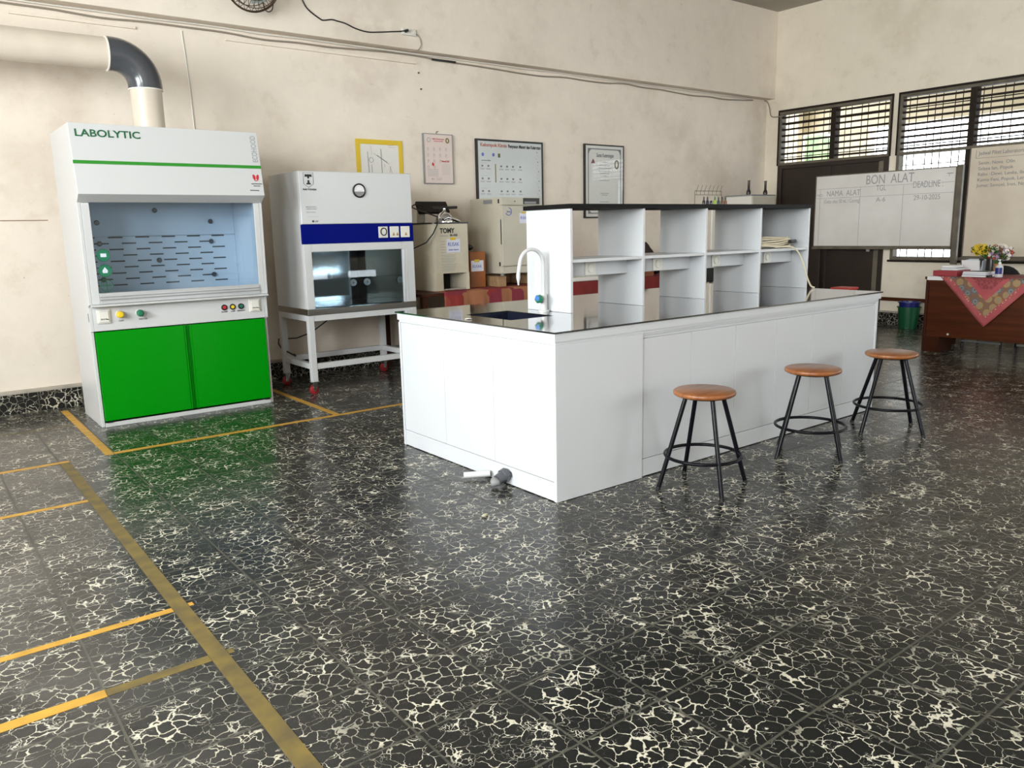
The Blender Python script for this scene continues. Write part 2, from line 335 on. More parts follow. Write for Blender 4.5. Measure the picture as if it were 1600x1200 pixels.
    def mk(s, name, m, parent=None, bevel=0.0, smooth=None, seg=2, uv=None):
        me = bpy.data.meshes.new(name)
        o = bpy.data.objects.new(name, me)
        org = V((0,0,0)); pp = parent
        while pp is not None: org += pp.location; pp = pp.parent
        for v in s.bm.verts: v.co -= org
        s.bm.to_mesh(me); s.bm.free()
        me.materials.append(M[m] if isinstance(m, str) else m)
        C.objects.link(o); o.parent = parent
        if smooth: 
            me.polygons.foreach_set('use_smooth', [True]*len(me.polygons)); me.set_sharp_from_angle(angle=math.radians(smooth if smooth is not True else 40))
        if bevel:
            b = o.modifiers.new('bevel', 'BEVEL'); b.width = bevel; b.segments = seg; b.limit_method = 'ANGLE'; b.angle_limit = math.radians(40)
        return o

def thing(name, label, cat, loc=(0,0,0), group=None, rotz=0):
    o = bpy.data.objects.new(name, None); C.objects.link(o); o.location = loc; o.rotation_euler = (0,0,rotz); o.empty_display_size = 0.1
    return tag(o, label, cat, group)
def tag(o, label, cat, group=None):
    o['label'] = label; o['category'] = cat
    if group: o['group'] = group
    return o
def struct(o): o['kind'] = 'structure'; return o
def lab(o, s): o['label'] = s; return o
def origin(o, p):
    """move a one-mesh thing's origin to p"""
    p = V(p); o.data.transform(Matrix.Translation(-p)); o.location = p; return o
def dup(root, loc, rotz=0, label=None):
    r = root.copy(); C.objects.link(r); r.location = loc; r.rotation_euler = (0,0,rotz)
    if label: r['label'] = label
    for ch in list(root.children):
        c = ch.copy(); C.objects.link(c); c.parent = r
        for g_ in list(ch.children):
            d = g_.copy(); C.objects.link(d); d.parent = c
    return r
RX, RZ = (1,0,0), (0,0,1)       # text on faces looking towards -Y
WX = (0,-1,0)                    # text on faces looking towards -X

# ---------------------------------------------------------------- camera
f = 1236.2
row = [(0.7901127, -0.6125601, -0.0221830), (-0.1338362, -0.1370863, -0.9814760), (0.5981720, 0.7784456, -0.1902964)]
cam = bpy.data.objects.new('camera', bpy.data.cameras.new('camera')); C.objects.link(cam)
mw = Matrix(((row[0][0], -row[1][0], -row[2][0], 0), (row[0][1], -row[1][1], -row[2][1], 0), (row[0][2], -row[1][2], -row[2][2], 1.29), (0,0,0,1)))
cam.matrix_world = mw; cam.data.sensor_width = 36; cam.data.lens = f/1600*36; cam.data.clip_start = 0.05
bpy.context.scene.camera = cam

# ---------------------------------------------------------------- room
XW, YW, ZC = 10.05, 7.03, 4.15
XL, YF = -3.2, -4.2
struct(G().box(XL-0.3, YF-0.3, -0.1, XW+3.5, YW+0.3, 0).mk('floor', 'floor'))
struct(G().box(XL-0.2, YF-0.2, ZC, XW+0.2, YW+0.2, ZC+0.1).mk('ceiling', 'ceil'))
struct(G().box(XL-0.2, YW, 0, XW+0.2, YW+0.2, ZC).mk('wall_back', 'wall'))
struct(G().box(XL, 6.9, 3.01, XW, YW, ZC).mk('trim_1', 'wall', bevel=0.004))
# window wall with openings: window_1 Y 5.21..6.81 z 2.10..2.82 above door Y 5.21..6.81 ; window_2 Y 2.2..5.12 z .82..2.82 ; window_3 beyond the frame
w = G()
w.box(XW, 6.81, 0, XW+0.16, YW, ZC); w.box(XW, 5.12, 0, XW+0.16, 5.21, ZC)
w.box(XW, 5.21, 2.82, XW+0.16, 6.81, ZC); w.box(XW, 2.2, 2.82, XW+0.16, 5.12, ZC); w.box(XW, 2.2, 0, XW+0.16, 5.12, 0.82)
w.box(XW, 1.8, 0, XW+0.16, 2.2, ZC); w.box(XW, -2.0, 2.82, XW+0.16, 1.8, ZC); w.box(XW, -2.0, 0, XW+0.16, 1.8, 0.82); w.box(XW, YF, 0, XW+0.16, -2.0, ZC)
struct(w.mk('wall_right', 'wallr'))
w = G()   # wall beside the photographer, two long window openings
w.box(XL-0.16, YF, 0, XL, YW, 1.35); w.box(XL-0.16, YF, 3.35, XL, YW, ZC)
for a, b in ((YF, -2.6), (0.0, 1.2), (4.3, YW)): w.box(XL-0.16, a, 1.35, XL, b, 3.35)
struct(w.mk('wall_left', 'wall'))
w = G()
w.box(XL, YF-0.16, 0, XW, YF, 0.95); w.box(XL, YF-0.16, 2.95, XW, YF, ZC)
for a, b in ((XL, 6.0), (9.2, XW)): w.box(a, YF-0.16, 0.95, b, YF, 2.95)
struct(w.mk('wall_front', 'wall'))
bb = struct(G().box(XL, 6.985, 0, XW, YW, 0.15).mk('baseboard_back', 'skirt'))
struct(G().box(XL, 6.98, 0.15, XW, YW, 0.175).mk('trim_2', 'ledge', bevel=0.004))
struct(G().box(XW-0.03, 2.0, 0, XW, 5.2, 0.15).box(XW-0.03, 6.83, 0, XW, 6.98, 0.15).mk('baseboard_right', 'skirt'))
struct(G().box(XW-0.035, 2.0, 0.15, XW, 5.2, 0.17).mk('trim_3', 'ledge', bevel=0.003))
struct(G().box(XW-0.025, 2.0, 0.30, XW, 5.2, 0.345).mk('trim_4', 'desk', bevel=0.003))

# windows on the right wall
def bars(y0, y1, n=None):
    ys = []; y = y1 - 0.06; pat = (0.085, 0.14, 0.085, 0.085, 0.14); i = 0
    while y > y0 + 0.03: ys.append(y); y -= pat[i % 5]; i += 1
    return ys
def louvre_window(name, y0, y1, z0, z1, mull, slats):
    t = struct(G().box(XW-0.012, y0, z1-0.035, XW+0.10, y1, z1).box(XW-0.012, y0, z0, XW+0.10, y1, z0+0.035)
               .box(XW-0.012, y0, z0+0.035, XW+0.10, y0+0.035, z1-0.035).box(XW-0.012, y1-0.035, z0+0.035, XW+0.10, y1, z1-0.035).mk(name, 'framel', bevel=0.003))
    G().box(XW-0.02, y0-0.012, z1, XW+0.01, y1+0.012, z1+0.025).box(XW-0.02, y0-0.012, z0, XW+0.01, y0+0.006, z1).box(XW-0.02, y1-0.006, z0, XW+0.01, y1+0.012, z1).mk('outer_moulding', 'frame', t)
    for m_ in mull: G().box(XW-0.005, m_-0.035, z0+0.035, XW+0.11, m_+0.035, z1-0.035).mk('mullion', 'frame', t, bevel=0.003)
    s = G()
    for k in range(slats):
        z = z0 + 0.035 + (z1-z0-0.07)*(k+0.5)/slats
        s.prism([(XW+0.015, y0+0.036, z-0.014), (XW+0.115, y0+0.036, z+0.002), (XW+0.115, y0+0.036, z+0.016), (XW+0.015, y0+0.036, z+0.012)], (0, y1-y0-0.072, 0))
    s.mk('louvre_slats', 'frame', t)
    g_ = G()
    for y in bars(y0, y1): g_.cyl((XW+0.13, y, z0), (XW+0.13, y, z1), 0.005, n=6)
    for z in (z0+0.16*(z1-z0), z0+0.78*(z1-z0)): g_.box(XW+0.127, y0, z-0.006, XW+0.133, y1, z+0.006)
    g_.mk('security_grille', 'frame', t)
    return t
louvre_window('window_1', 5.21, 6.81, 2.10, 2.82, (6.0,), 8)
def tall_window(name, y0, y1, mull):
    t = louvre_window(name, y0, y1, 2.10, 2.82, mull, 9)
    z0, z1 = 0.82, 2.10
    G().box(XW-0.012, y0, z0, XW+0.10, y1, z0+0.04).box(XW-0.012, y1-0.04, z0+0.04, XW+0.10, y1, z1).box(XW-0.012, y0, z0+0.04, XW+0.10, y0+0.04, z1).mk('lower_frame', 'framel', t, bevel=0.003)
    for m_ in mull: G().box(XW-0.005, m_-0.04, z0+0.04, XW+0.10, m_+0.04, z1).mk('mullion', 'frame', t)
    G().box(XW-0.03, y0-0.03, z0-0.025, XW+0.02, y1+0.02, z0).mk('window_sill', 'frame', t)
    G().box(XW+0.05, y0+0.04, z0+0.04, XW+0.055, y1-0.04, z1).mk('pane', 'glass2', t)
    g_ = G()
    for y in bars(y0, y1): g_.cyl((XW+0.13, y, z0), (XW+0.13, y, z1), 0.006, n=6)
    for z in (1.05, 1.3, 1.55, 1.8, 1.98): g_.box(XW+0.126, y0, z-0.005, XW+0.134, y1, z+0.005)
    g_.mk('lower_grille', 'frame', t)
tall_window('window_2', 2.2, 5.12, (4.27, 3.2))
tall_window('window_3', -2.0, 1.8, (0.6, -0.7))
# door with frame
d = struct(G().box(XW+0.021, 5.276, 0.005, XW+0.06, 6.744, 2.049).mk('door_1', 'door'))
G().box(XW-0.01, 5.21, 0, XW+0.11, 5.275, 2.098).box(XW-0.01, 6.745, 0, XW+0.11, 6.81, 2.098).box(XW-0.01, 5.275, 2.05, XW+0.11, 6.745, 2.098).mk('door_frame', 'door', d, bevel=0.003)
G().box(XW-0.015, 5.275, 0, XW+0.02, 5.335, 2.05).mk('door_stop', 'framel', d, bevel=0.003)
G().box(XW+0.012, 6.01, 0.01, XW+0.02, 6.02, 2.04).mk('leaf_seam', 'dark', d)
G().box(XW-0.005, 5.40, 0.92, XW+0.02, 5.44, 1.08).cyl((XW-0.045, 5.42, 1.0), (XW-0.004, 5.42, 1.0), 0.011).cyl((XW-0.045, 5.42, 1.0), (XW-0.045, 5.53, 1.0), 0.009).mk('door_handle', 'alu', d, bevel=0.002)

# outside: covered walkway, seen through the louvres
struct(G().box(XW+0.16, -4, 3.3, XW+2.6, 9, 3.4).mk('trim_5', 'out'))
o_ = G()
for y in (4.05, 3.0, 0.6): o_.box(XW+2.3, y-0.12, 0, XW+2.55, y+0.12, 3.3)
struct(o_.mk('trim_6', 'frame'))
struct(G().box(XW+1.9, 7.75, 0, XW+2.05, 11.5, 3.3).box(XW+2.5, 8.12, 0, XW+2.7, 9.2, 3.3).box(XW+2.5, 6.87, 0, XW+2.7, 7.5, 3.3).box(XW+2.3, -4, 2.75, XW+2.5, 9, 3.3).mk('wall_outside', 'out'))
tag(G().lump((XW+7.5, 11.4, 1.4), (1.5, 1.2, 2.0), 3, 0.2, 4).mk('hedge', 'hedge', smooth=True), 'leafy green bush outside, seen through the louvres over the door', 'bush')

# windows of the unseen walls: frames and glass
def far_windows():
    n = 4
    for a, b in ((-2.6, 0.0), (1.2, 4.3)):
        t = struct(G().box(XL-0.12, a, 1.35, XL-0.04, a+0.05, 3.35).box(XL-0.12, b-0.05, 1.35, XL-0.04, b, 3.35).box(XL-0.12, a+0.05, 1.35, XL-0.04, b-0.05, 1.40).box(XL-0.12, a+0.05, 3.30, XL-0.04, b-0.05, 3.35).box(XL-0.12, (a+b)/2-0.03, 1.40, XL-0.04, (a+b)/2+0.03, 3.30).mk('window_%d' % n, 'frame')); n += 1
        G().box(XL-0.085, a+0.05, 1.40, XL-0.08, b-0.05, 3.30).mk('pane', 'glass2', t)
    for a, b in ((6.0, 9.2),):
        t = struct(G().box(a, YF-0.12, 0.95, a+0.05, YF-0.04, 2.95).box(b-0.05, YF-0.12, 0.95, b, YF-0.04, 2.95).box(a+0.05, YF-0.12, 0.95, b-0.05, YF-0.04, 1.0).box(a+0.05, YF-0.12, 2.9, b-0.05, YF-0.04, 2.95).box((a+b)/2-0.03, YF-0.12, 1.0, (a+b)/2+0.03, YF-0.04, 2.9).mk('window_%d' % n, 'frame')); n += 1
        G().box(a+0.05, YF-0.085, 1.0, b-0.05, YF-0.08, 2.9).mk('pane', 'glass2', t)
far_windows()

# ---------------------------------------------------------------- floor tape
def tape(x0, y0, x1, y1, label, m='tape', z=0.0012):
    o = G().box(x0, y0, 0.0002, x1, y1, z).mk('floor_tape', m); origin(o, ((x0+x1)/2, (y0+y1)/2, 0)); return tag(o, label, 'floor tape', 'ochre marking tape on the floor')
tape(0.87, 5.21, 0.918, 6.85, 'bright ochre floor tape running from the wall beside the fume hood')
tape(0.921, 5.207, 3.6, 5.255, 'long ochre floor tape running in front of the fume hood towards the bench')
tape(2.392, 5.258, 2.44, 6.6, 'ochre floor tape between the fume hood and the wheeled stand')
tape(0.62, 0.6, 0.672, 5.19, 'long worn olive-ochre floor tape running to the bottom edge of the photo', 'tape_dirty', 0.0022)
tape(-1.2, 5.193, 0.672, 5.235, 'ochre floor tape meeting the far end of the long worn strip')
tape(-1.2, 4.315, 0.618, 4.352, 'thin ochre floor tape, second crossing from the hood')
tape(-1.2, 2.785, 0.618, 2.82, 'bright ochre floor tape, third crossing from the hood')
tape(0.674, 2.795, 0.69, 2.822, 'short stub of ochre tape poking out past the worn strip')
tape(-1.2, 2.36, 0.322, 2.405, 'bright ochre floor tape nearest the camera, left of the darker piece')
tape(0.324, 2.362, 0.618, 2.403, 'dull dirty piece of floor tape joining the nearest bright strip', 'tape_dirty')
tape(0.674, 2.372, 0.692, 2.404, 'dull short tape stub past the worn strip, nearest the camera', 'tape_dirty')
tape(-1.0, 6.25, 0.865, 6.262, 'hair-thin faded yellow tape line near the skirting', 'tape_dirty')

# ---------------------------------------------------------------- fume hood
hx0, hx1, hb = 1.004, 2.24, 6.62
H = thing('fume_hood', 'tall white fume hood with bright green doors and a glass sash', 'fume hood', (1.62, 6.3, 0))
prof = [(6.02,0),(6.02,0.672),(5.992,0.674),(5.99,0.842),(5.955,0.86),(5.937,1.54),(5.862,1.585),(5.935,2.035),(hb,2.035),(hb,0)]
G().prism([(hx0, y, z) for y, z in prof], (0.022,0,0)).mk('side_panel', 'whitep', H, bevel=0.003)
G().prism([(hx1-0.022, y, z) for y, z in prof], (0.022,0,0)).mk('side_panel', 'whitep', H, bevel=0.003)
ix0, ix1 = hx0+0.0225, hx1-0.0225
G().box(ix0, hb-0.02, 0, ix1, hb, 2.035).mk('rear_panel', 'whitep', H)
G().box(ix0, 5.95, 2.015, ix1, hb-0.021, 2.035).mk('top_panel', 'whitep', H)
hd = G().prism([(hx0+0.001, 5.862-0.004, 1.585), (hx0+0.001, 5.935-0.004, 2.037), (hx0+0.001, 5.945, 2.037), (hx0+0.001, 5.95, 1.535), (hx0+0.001, 5.935, 1.535)], (hx1-hx0-0.002,0,0)).mk('header_panel', 'whitep', H, bevel=0.002)
sl = V((0, 0.073, 0.452)).normalized()
def hp(x, z, off=0.001): return (x, 5.858 + (z-1.585)*0.1615 - off, z)
G().prism([hp(hx0, 1.778, 0.0), hp(hx0, 1.80, 0.0), hp(hx0, 1.80, 0.0022), hp(hx0, 1.778, 0.0022)], (hx1-hx0, 0, 0)).mk('stripe', 'greens', hd)
lab(G().text('LABOLYTIC', 0.066, hp(1.035, 1.953), RX, sl, width=0.395, bold=0.0012).mk('lettering', 'greent', hd), 'dark green lettering')
lab(G().text('ECOHOOD', 0.055, hp(2.222, 1.822), (0, 0.1615, 1), (-1,0,0), width=0.19, bold=0.001).mk('lettering', 'grayt', hd), 'grey upright lettering')
e = G()
for k in (-1, 1): e.prism([hp(2.19+k*0.010+q[0]*k, 1.712+q[1]) for q in ((-0.006,0.012),(0.004,0.024),(0.013,0.02),(0.012,-0.004),(0.002,-0.016),(-0.008,-0.01))], (0,-0.0008,0))
e.prism([hp(2.19+a, 1.69+b) for a, b in ((-0.016,0.004),(0.0,-0.004),(0.018,0.006),(0.016,0.011),(0.0,0.002),(-0.013,0.009))], (0,-0.0008,0))
e.mk('emblem', 'redt', hd)
for tx, sz, x, z, ww in (('inovasi laboratorium', 0.012, 2.15, 1.665, 0.078), ('Indonesia', 0.011, 2.163, 1.65, 0.05), ('halal kemenag', 0.013, 2.135, 1.618, 0.065)): G().text(tx, sz, hp(x, z), RX, sl, width=ww).mk('lettering', 'blackt', hd)
# sash frame, chamber
fr = G()
for a, b in ((ix0, 1.075), (2.178, ix1)):
    G().prism([(a, 5.954, 0.8615), (a, 5.936, 1.533), (a, 5.965, 1.533), (a, 5.98, 0.8615)], (b-a, 0, 0)).mk('sash_frame', 'whitep', H, bevel=0.002)
rail = G().prism([(1.076, 5.948, 0.862), (1.076, 5.944, 0.918), (1.076, 5.95, 0.935), (1.076, 5.97, 0.935), (1.076, 5.97, 0.862)], (1.101, 0, 0)).mk('sash_rail', 'alu', H, bevel=0.002)
G().box(1.076, 5.9405, 0.885, 2.177, 5.9445, 0.892).box(1.076, 5.9405, 0.905, 2.177, 5.9445, 0.910).mk('rail_groove', 'gray', rail)
G().prism([(hx0+0.012, 5.935, 0.842), (hx0+0.012, 5.92, 0.846), (hx0+0.012, 5.92, 0.857), (hx0+0.012, 5.953, 0.8605), (hx0+0.012, 5.99, 0.8605), (hx0+0.012, 5.99, 0.842)], (hx1-hx0-0.02, 0, 0)).mk('sill', 'whitep', H, bevel=0.002)
sp_ = G().prism([(1.077, 5.956, 0.936), (1.077, 5.945, 1.532), (1.077, 5.950, 1.532), (1.077, 5.961, 0.936)], (1.099, 0, 0)).mk('sash_glass', 'glass', H)
bf = G().box(ix0+0.007, 6.5, 0.8625, ix1-0.007, 6.51, 1.31).box(ix0+0.007, 6.5, 1.313, ix1-0.007, 6.51, 2.0).mk('baffle', 'baffle', H)
s = G()
for r in range(9):
    z = 1.305 - r*0.0435
    for k in range(6):
        x = 1.09 + k*0.187 + (0.09 if r % 2 else 0)
        if x + 0.095 < 2.13: s.box(x, 6.4975, z-0.005, x+0.098, 6.4995, z+0.005)
s.mk('baffle_slots', 'slot', H)
for x, z in ((1.618,1.5),(1.212,1.413),(2.024,1.414),(1.214,1.262),(2.017,1.26),(1.615,1.128),(2.016,1.001),(1.215,1.001)):
    G().lathe([(0,0),(0.017,0),(0.019,0.012),(0.013,0.02),(0,0.02)], (x, 6.4995, z), 16, (0,-1,0)).mk('baffle_knob', 'elbow', H, smooth=True)
G().box(ix0+0.001, 5.99, 0.8608, ix1-0.001, 6.499, 0.8622).mk('chamber_floor', 'gray', H)
for x in (ix0+0.0005, ix1-0.006): G().box(x, 5.98, 0.8625, x+0.005, 6.499, 2.0).mk('chamber_liner', 'baffle', H)
for z, kk in ((1.188,0),(1.085,1),(0.985,2)):
    c = (1.128, 5.9545-(z-0.936)*0.01846-0.0005, z)
    if kk < 2: G().cyl(c, (c[0], c[1]-0.0008, c[2]), 0.04, n=28).mk('sticker', 'greenk', sp_)
    e = G().tube([(c[0]+0.04*math.cos(a*PI/14), c[1]-0.0012, c[2]+0.04*math.sin(a*PI/14)) for a in range(28)], 0.0022, 6, True)
    e.mk('sticker_ring', 'greent', sp_)
    if kk == 2: G().box(c[0]-0.036, c[1]-0.002, z-0.003, c[0]+0.036, c[1]-0.0005, z+0.003).box(c[0]-0.003, c[1]-0.002, z-0.036, c[0]+0.003, c[1]-0.0005, z+0.036).mk('sticker_mark', 'greent', sp_)
    elif kk == 1: G().prism([(c[0]+a, c[1]-0.001, z+b) for a, b in ((-0.014,-0.016),(0.014,-0.016),(0.017,0),(0,0.024),(-0.017,0))], (0,-0.0006,0)).mk('sticker_mark', 'baffle', sp_)
    else: G().box(c[0]-0.018, c[1]-0.0016, z-0.012, c[0]+0.018, c[1]-0.001, z+0.012).mk('sticker_mark', 'baffle', sp_)
cp = G().box(ix0, 5.99, 0.676, ix1, 6.03, 0.8415).mk('control_panel', 'whitep', H, bevel=0.002)
for x in (1.091, 2.139):
    so = G().box(x-0.042, 5.978, 0.728, x+0.042, 5.9895, 0.822).mk('socket', 'ivory', cp, bevel=0.003)
    G().box(x-0.03, 5.97, 0.738, x+0.03, 5.9775, 0.812).mk('socket_cover', 'ivory', so, bevel=0.002)
    G().text('10 A Max', 0.016, (x-0.022, 5.9693, 0.752), RX, RZ, width=0.046).mk('lettering', 'blackt', so)
for x, m_, tx in ((1.204, 'yellowk', 'GAS'), (1.332, 'greenk', 'WATER')):
    k = G().lathe([(0,0),(0.026,0),(0.024,0.012),(0,0.012)], (x-0.012, 5.9895, 0.782), 20, (0,-1,0)).mk('valve_base', 'ivory', cp, smooth=True)
    G().lathe([(0,0),(0.018,0),(0.026,0.012),(0.024,0.034),(0.014,0.04),(0,0.04)], (x-0.012, 5.977, 0.782), 7, (0,-1,0)).mk('valve_knob', m_, k, bevel=0.003)
    G().text(tx, 0.017, (x-0.02, 5.989, 0.733), RX, RZ).mk('lettering', 'blackt', cp)
for x, m_, tx, ww in ((1.911,'redt','BLOWER',0.045), (1.973,'yellowk','LAMP',0.03), (2.036,'greenk','EMERGENCY',0.06)):
    k = G().lathe([(0,0),(0.022,0),(0.022,0.006),(0.016,0.008),(0,0.008)], (x, 5.9895, 0.775), 20, (0,-1,0)).mk('button_collar', 'black', cp, smooth=True)
    G().lathe([(0,0),(0.013,0),(0.011,0.006),(0,0.007)], (x, 5.981, 0.775), 16, (0,-1,0)).mk('push_button', m_, k, smooth=True)
    G().text(tx, 0.014, (x-ww/2, 5.989, 0.738), RX, RZ, width=ww).mk('lettering', 'blackt', cp)
G().box(hx0-0.003, 6.0, 0.742, hx0-0.0005, 6.02, 0.80).mk('side_label', 'gray', H)
for x0, x1, hxx in ((ix0+0.002, 1.61, 1.572), (1.664, ix1-0.002, 1.69)):
    dd = G().box(x0, 5.998, 0.045, x1, 6.0185, 0.668).mk('door', 'green', H, bevel=0.002)
G().box(1.612, 6.012, 0.045, 1.662, 6.0185, 0.668).mk('door_gap_panel', 'green', H)
G().box(1.612, 5.9985, 0.045, 1.622, 6.0115, 0.668).box(1.630, 5.9985, 0.05, 1.633, 6.0115, 0.664).box(1.652, 5.9985, 0.045, 1.662, 6.0115, 0.668).mk('door_pull', 'green', H)
for x, z in ((ix0+0.03, 0.035), (ix1-0.03, 0.035), (1.6, 0.671), (1.668, 0.671)): G().box(x-0.02, 6.0, z-0.004, x+0.02, 6.015, z+0.006).mk('hinge', 'black', H)
G().box(ix0, 6.008, 0, ix1, 6.0195, 0.03).mk('kick_plate', 'whitep', H, bevel=0.002)

# duct
D = thing('exhaust_duct', 'fat cream pipe with a grey elbow rising from the fume hood', 'duct', (1.615, 6.37, 2.036))
R = 0.107; ax, ay = 1.615, 6.37; zr = 2.57
G().lathe([(R-0.006,0),(R,0),(R,0.335),(R-0.006,0.335),(R-0.006,0)], (ax, ay, 2.036), 40).mk('vertical_pipe', 'duct', D, smooth=True)
r0 = 0.20
pts = [(ax, ay, zr-r0-0.02)] + [(ax - r0 + r0*math.cos(a*PI/24), ay, zr-r0 + r0*math.sin(a*PI/24)) for a in range(13)] + [(ax-r0-0.035, ay, zr)]
G().tube(pts, R+0.008, 40).mk('elbow', 'elbow', D, smooth=60)
G().lathe([(R,0),(R+0.0095,0),(R+0.0095,0.008),(R,0.008)], (ax, ay, zr-r0-0.029), 40).mk('elbow_rim', 'rim', D, smooth=True)
G().lathe([(R,0),(R+0.0095,0),(R+0.0095,0.008),(R,0.008)], (ax-r0-0.0355, ay, zr), 40, (-1,0,0)).mk('elbow_rim', 'rim', D, smooth=True)
G().lathe([(R,0),(R,2.0),(R-0.006,2.0),(R-0.006,0),(R,0)], (ax-r0-0.037, ay, zr), 40, (-1,0,0)).mk('horizontal_pipe', 'duct', D, smooth=True)
G().lathe([(R+0.001,0),(R+0.010,0.004),(R+0.010,0.2),(R+0.001,0.204)], (0.70, ay, zr), 40, (-1,0,0)).mk('coupling', 'duct', D, smooth=True)

# ---------------------------------------------------------------- wheeled stand and safety cabinet
bx0, bx1, by0, by1 = 2.592, 3.605, 6.05, 6.68
S = thing('wheeled_stand', 'white steel stand on red castors under the blue-banded cabinet', 'stand', (3.1, 6.36, 0))
for lx in (bx0, bx1-0.05):
    for ly in (by0, by1-0.05):
        l = G().box(lx, ly, 0.105, lx+0.05, ly+0.05, 0.648).mk('leg', 'whitep', S, bevel=0.003)
        cx, cy = lx+0.025, ly+0.025
        G().box(cx-0.035, cy-0.03, 0.098, cx+0.035, cy+0.03, 0.1045).mk('castor_plate', 'chrome', S)
        G().prism([(cx-0.022, cy-0.024, 0.0975), (cx+0.022, cy-0.024, 0.0975), (cx+0.004, cy-0.024, 0.032), (cx-0.02, cy-0.024, 0.03)], (0,0.004,0)).prism([(cx-0.022, cy+0.02, 0.0975), (cx+0.022, cy+0.02, 0.0975), (cx+0.004, cy+0.02, 0.032), (cx-0.02, cy+0.02, 0.03)], (0,0.004,0)).mk('castor_fork', 'chrome', S, bevel=0.001)
        G().lathe([(0,-0.015),(0.03,-0.015),(0.037,-0.011),(0.037,0.011),(0.03,0.015),(0,0.015)], (cx-0.008, cy, 0.0375), 24, (0,1,0)).mk('castor_wheel', 'redw', S, smooth=True)
for z0, z1 in ((0.600, 0.648), (0.207, 0.253)):
    for ly in (by0+0.004, by1-0.046): G().box(bx0+0.0505, ly, z0, bx1-0.0505, ly+0.042, z1).mk('rail', 'whitep', S, bevel=0.003)
    for lx in (bx0+0.004, bx1-0.046): G().box(lx, by0+0.0505, z0, lx+0.042, by1-0.0505, z1).mk('rail', 'whitep', S, bevel=0.003)
G().tube([(2.66,6.69,0.40),(2.75,6.70,0.395),(2.9,6.72,0.43),(3.05,6.72,0.52),(3.14,6.70,0.57),(3.18,6.69,0.61)], 0.006, 8).mk('power_cord', 'black', S, smooth=True)
G().tube([(2.60,6.74,0.40),(2.585,6.72,0.36),(2.60,6.68,0.315),(2.63,6.62,0.29),(2.645,6.5,0.268),(2.7,6.66,0.262)], 0.007, 8).mk('power_cord', 'black', S, smooth=True)

B = thing('safety_cabinet', 'white laboratory cabinet with a navy band and round pressure gauge', 'safety cabinet', (3.1, 6.36, 0.649))
G().box(bx0+0.002, by0+0.002, 0.6495, bx1, by1, 0.698).mk('base_tray', 'steel', B, bevel=0.003)
G().box(bx0, by0+0.03, 0.699, bx0+0.02, by1, 1.787).box(bx1-0.02, by0+0.03, 0.699, bx1, by1, 1.787).box(bx0+0.02, by1-0.02, 0.699, bx1-0.02, by1, 1.787).box(bx0+0.02, by0+0.03, 1.767, bx1-0.02, by1-0.02, 1.787).mk('body', 'whitep', B, bevel=0.004)
fp = G().box(bx0, by0, 1.374, bx1, by0+0.0295, 1.787).mk('front_panel', 'whitep', B, bevel=0.008, seg=3)
bd = G().box(bx0-0.001, by0-0.001, 1.220, bx1+0.001, by0+0.0295, 1.373).mk('blue_band', 'blue', B, bevel=0.003)
G().box(bx0, by0, 0.699, bx0+0.068, by0+0.0295, 1.219).box(bx1-0.112, by0, 0.699, bx1, by0+0.0295, 1.219).box(bx0+0.068, by0, 1.156, bx1-0.112, by0+0.0295, 1.219).mk('window_frame', 'whitep', B, bevel=0.004)
G().box(bx1-0.1115, by0-0.002, 0.70, bx1-0.100, by0-0.0002, 1.15).box(bx1-0.08, by0-0.002, 0.72, bx1-0.075, by0-0.0002, 1.15).mk('frame_bead', 'alu', B)
G().box(bx0+0.069, by0+0.018, 0.699, bx1-0.113, by0+0.023, 1.155).mk('glass_sash', 'glass', B)
G().box(bx0+0.0205, by1-0.1, 0.71, bx1-0.0205, by1-0.09, 1.20).box(bx0+0.0205, by0+0.03, 0.71, bx0+0.0255, by1-0.101, 1.20).box(bx1-0.0255, by0+0.03, 0.71, bx1-0.0205, by1-0.101, 1.20).mk('chamber_lining', 'mirror', B)
G().box(bx0+0.0205, by0+0.0305, 0.6995, bx1-0.0205, by1-0.0895, 0.709).mk('work_surface', 'mirror', B)
G().box(bx0+0.0205, by0+0.0305, 1.201, bx1-0.0205, by1-0.0895, 1.215).mk('chamber_ceiling', 'gray', B)
for x in (3.27, 3.41):
    so = G().lathe([(0,0),(0.032,0),(0.03,0.012),(0.022,0.012),(0.02,0.006),(0,0.006)], (x, by1-0.1005, 0.86), 20, (0,-1,0)).mk('inner_socket', 'ivory', B, smooth=True)
    G().box(x-0.006, by1-0.110, 0.852, x+0.006, by1-0.1068, 0.868).mk('socket_slot', 'gray', so)
G().cyl((2.72, by1-0.13, 0.77), (2.72, by1-0.1005, 0.77), 0.012, n=12).cyl((2.72, by1-0.13, 0.77), (2.72, by1-0.13, 0.80), 0.008, n=10).mk('gas_tap', 'chrome', B, smooth=True)
ga = G().lathe([(0,0),(0.056,0),(0.058,0.012),(0.05,0.016),(0.046,0.010),(0,0.010)], (3.106, by0-0.0005, 1.64), 36, (0,-1,0)).mk('pressure_gauge', 'black', B, smooth=True)
G().cyl((3.106, by0-0.0112, 1.64), (3.106, by0-0.0125, 1.64), 0.045, n=36).mk('gauge_dial', 'paperw', ga)
gd = G().prism([(3.106+0.044*math.cos(a), by0-0.0128, 1.632+0.036*math.sin(a)) for a in [PI + i*PI/12 for i in range(13)]], (0,-0.0006,0))
gd.mk('gauge_plate', 'gray', ga)
e = G()
for i in range(9):
    a = PI*(0.08+0.84*i/8); e.prism([(3.106+r*math.cos(a)+q*math.sin(a), by0-0.0128, 1.642+r*math.sin(a)-q*math.cos(a)) for r, q in ((0.030,-0.0008),(0.038,-0.0008),(0.038,0.0008),(0.030,0.0008))], (0,-0.0005,0))
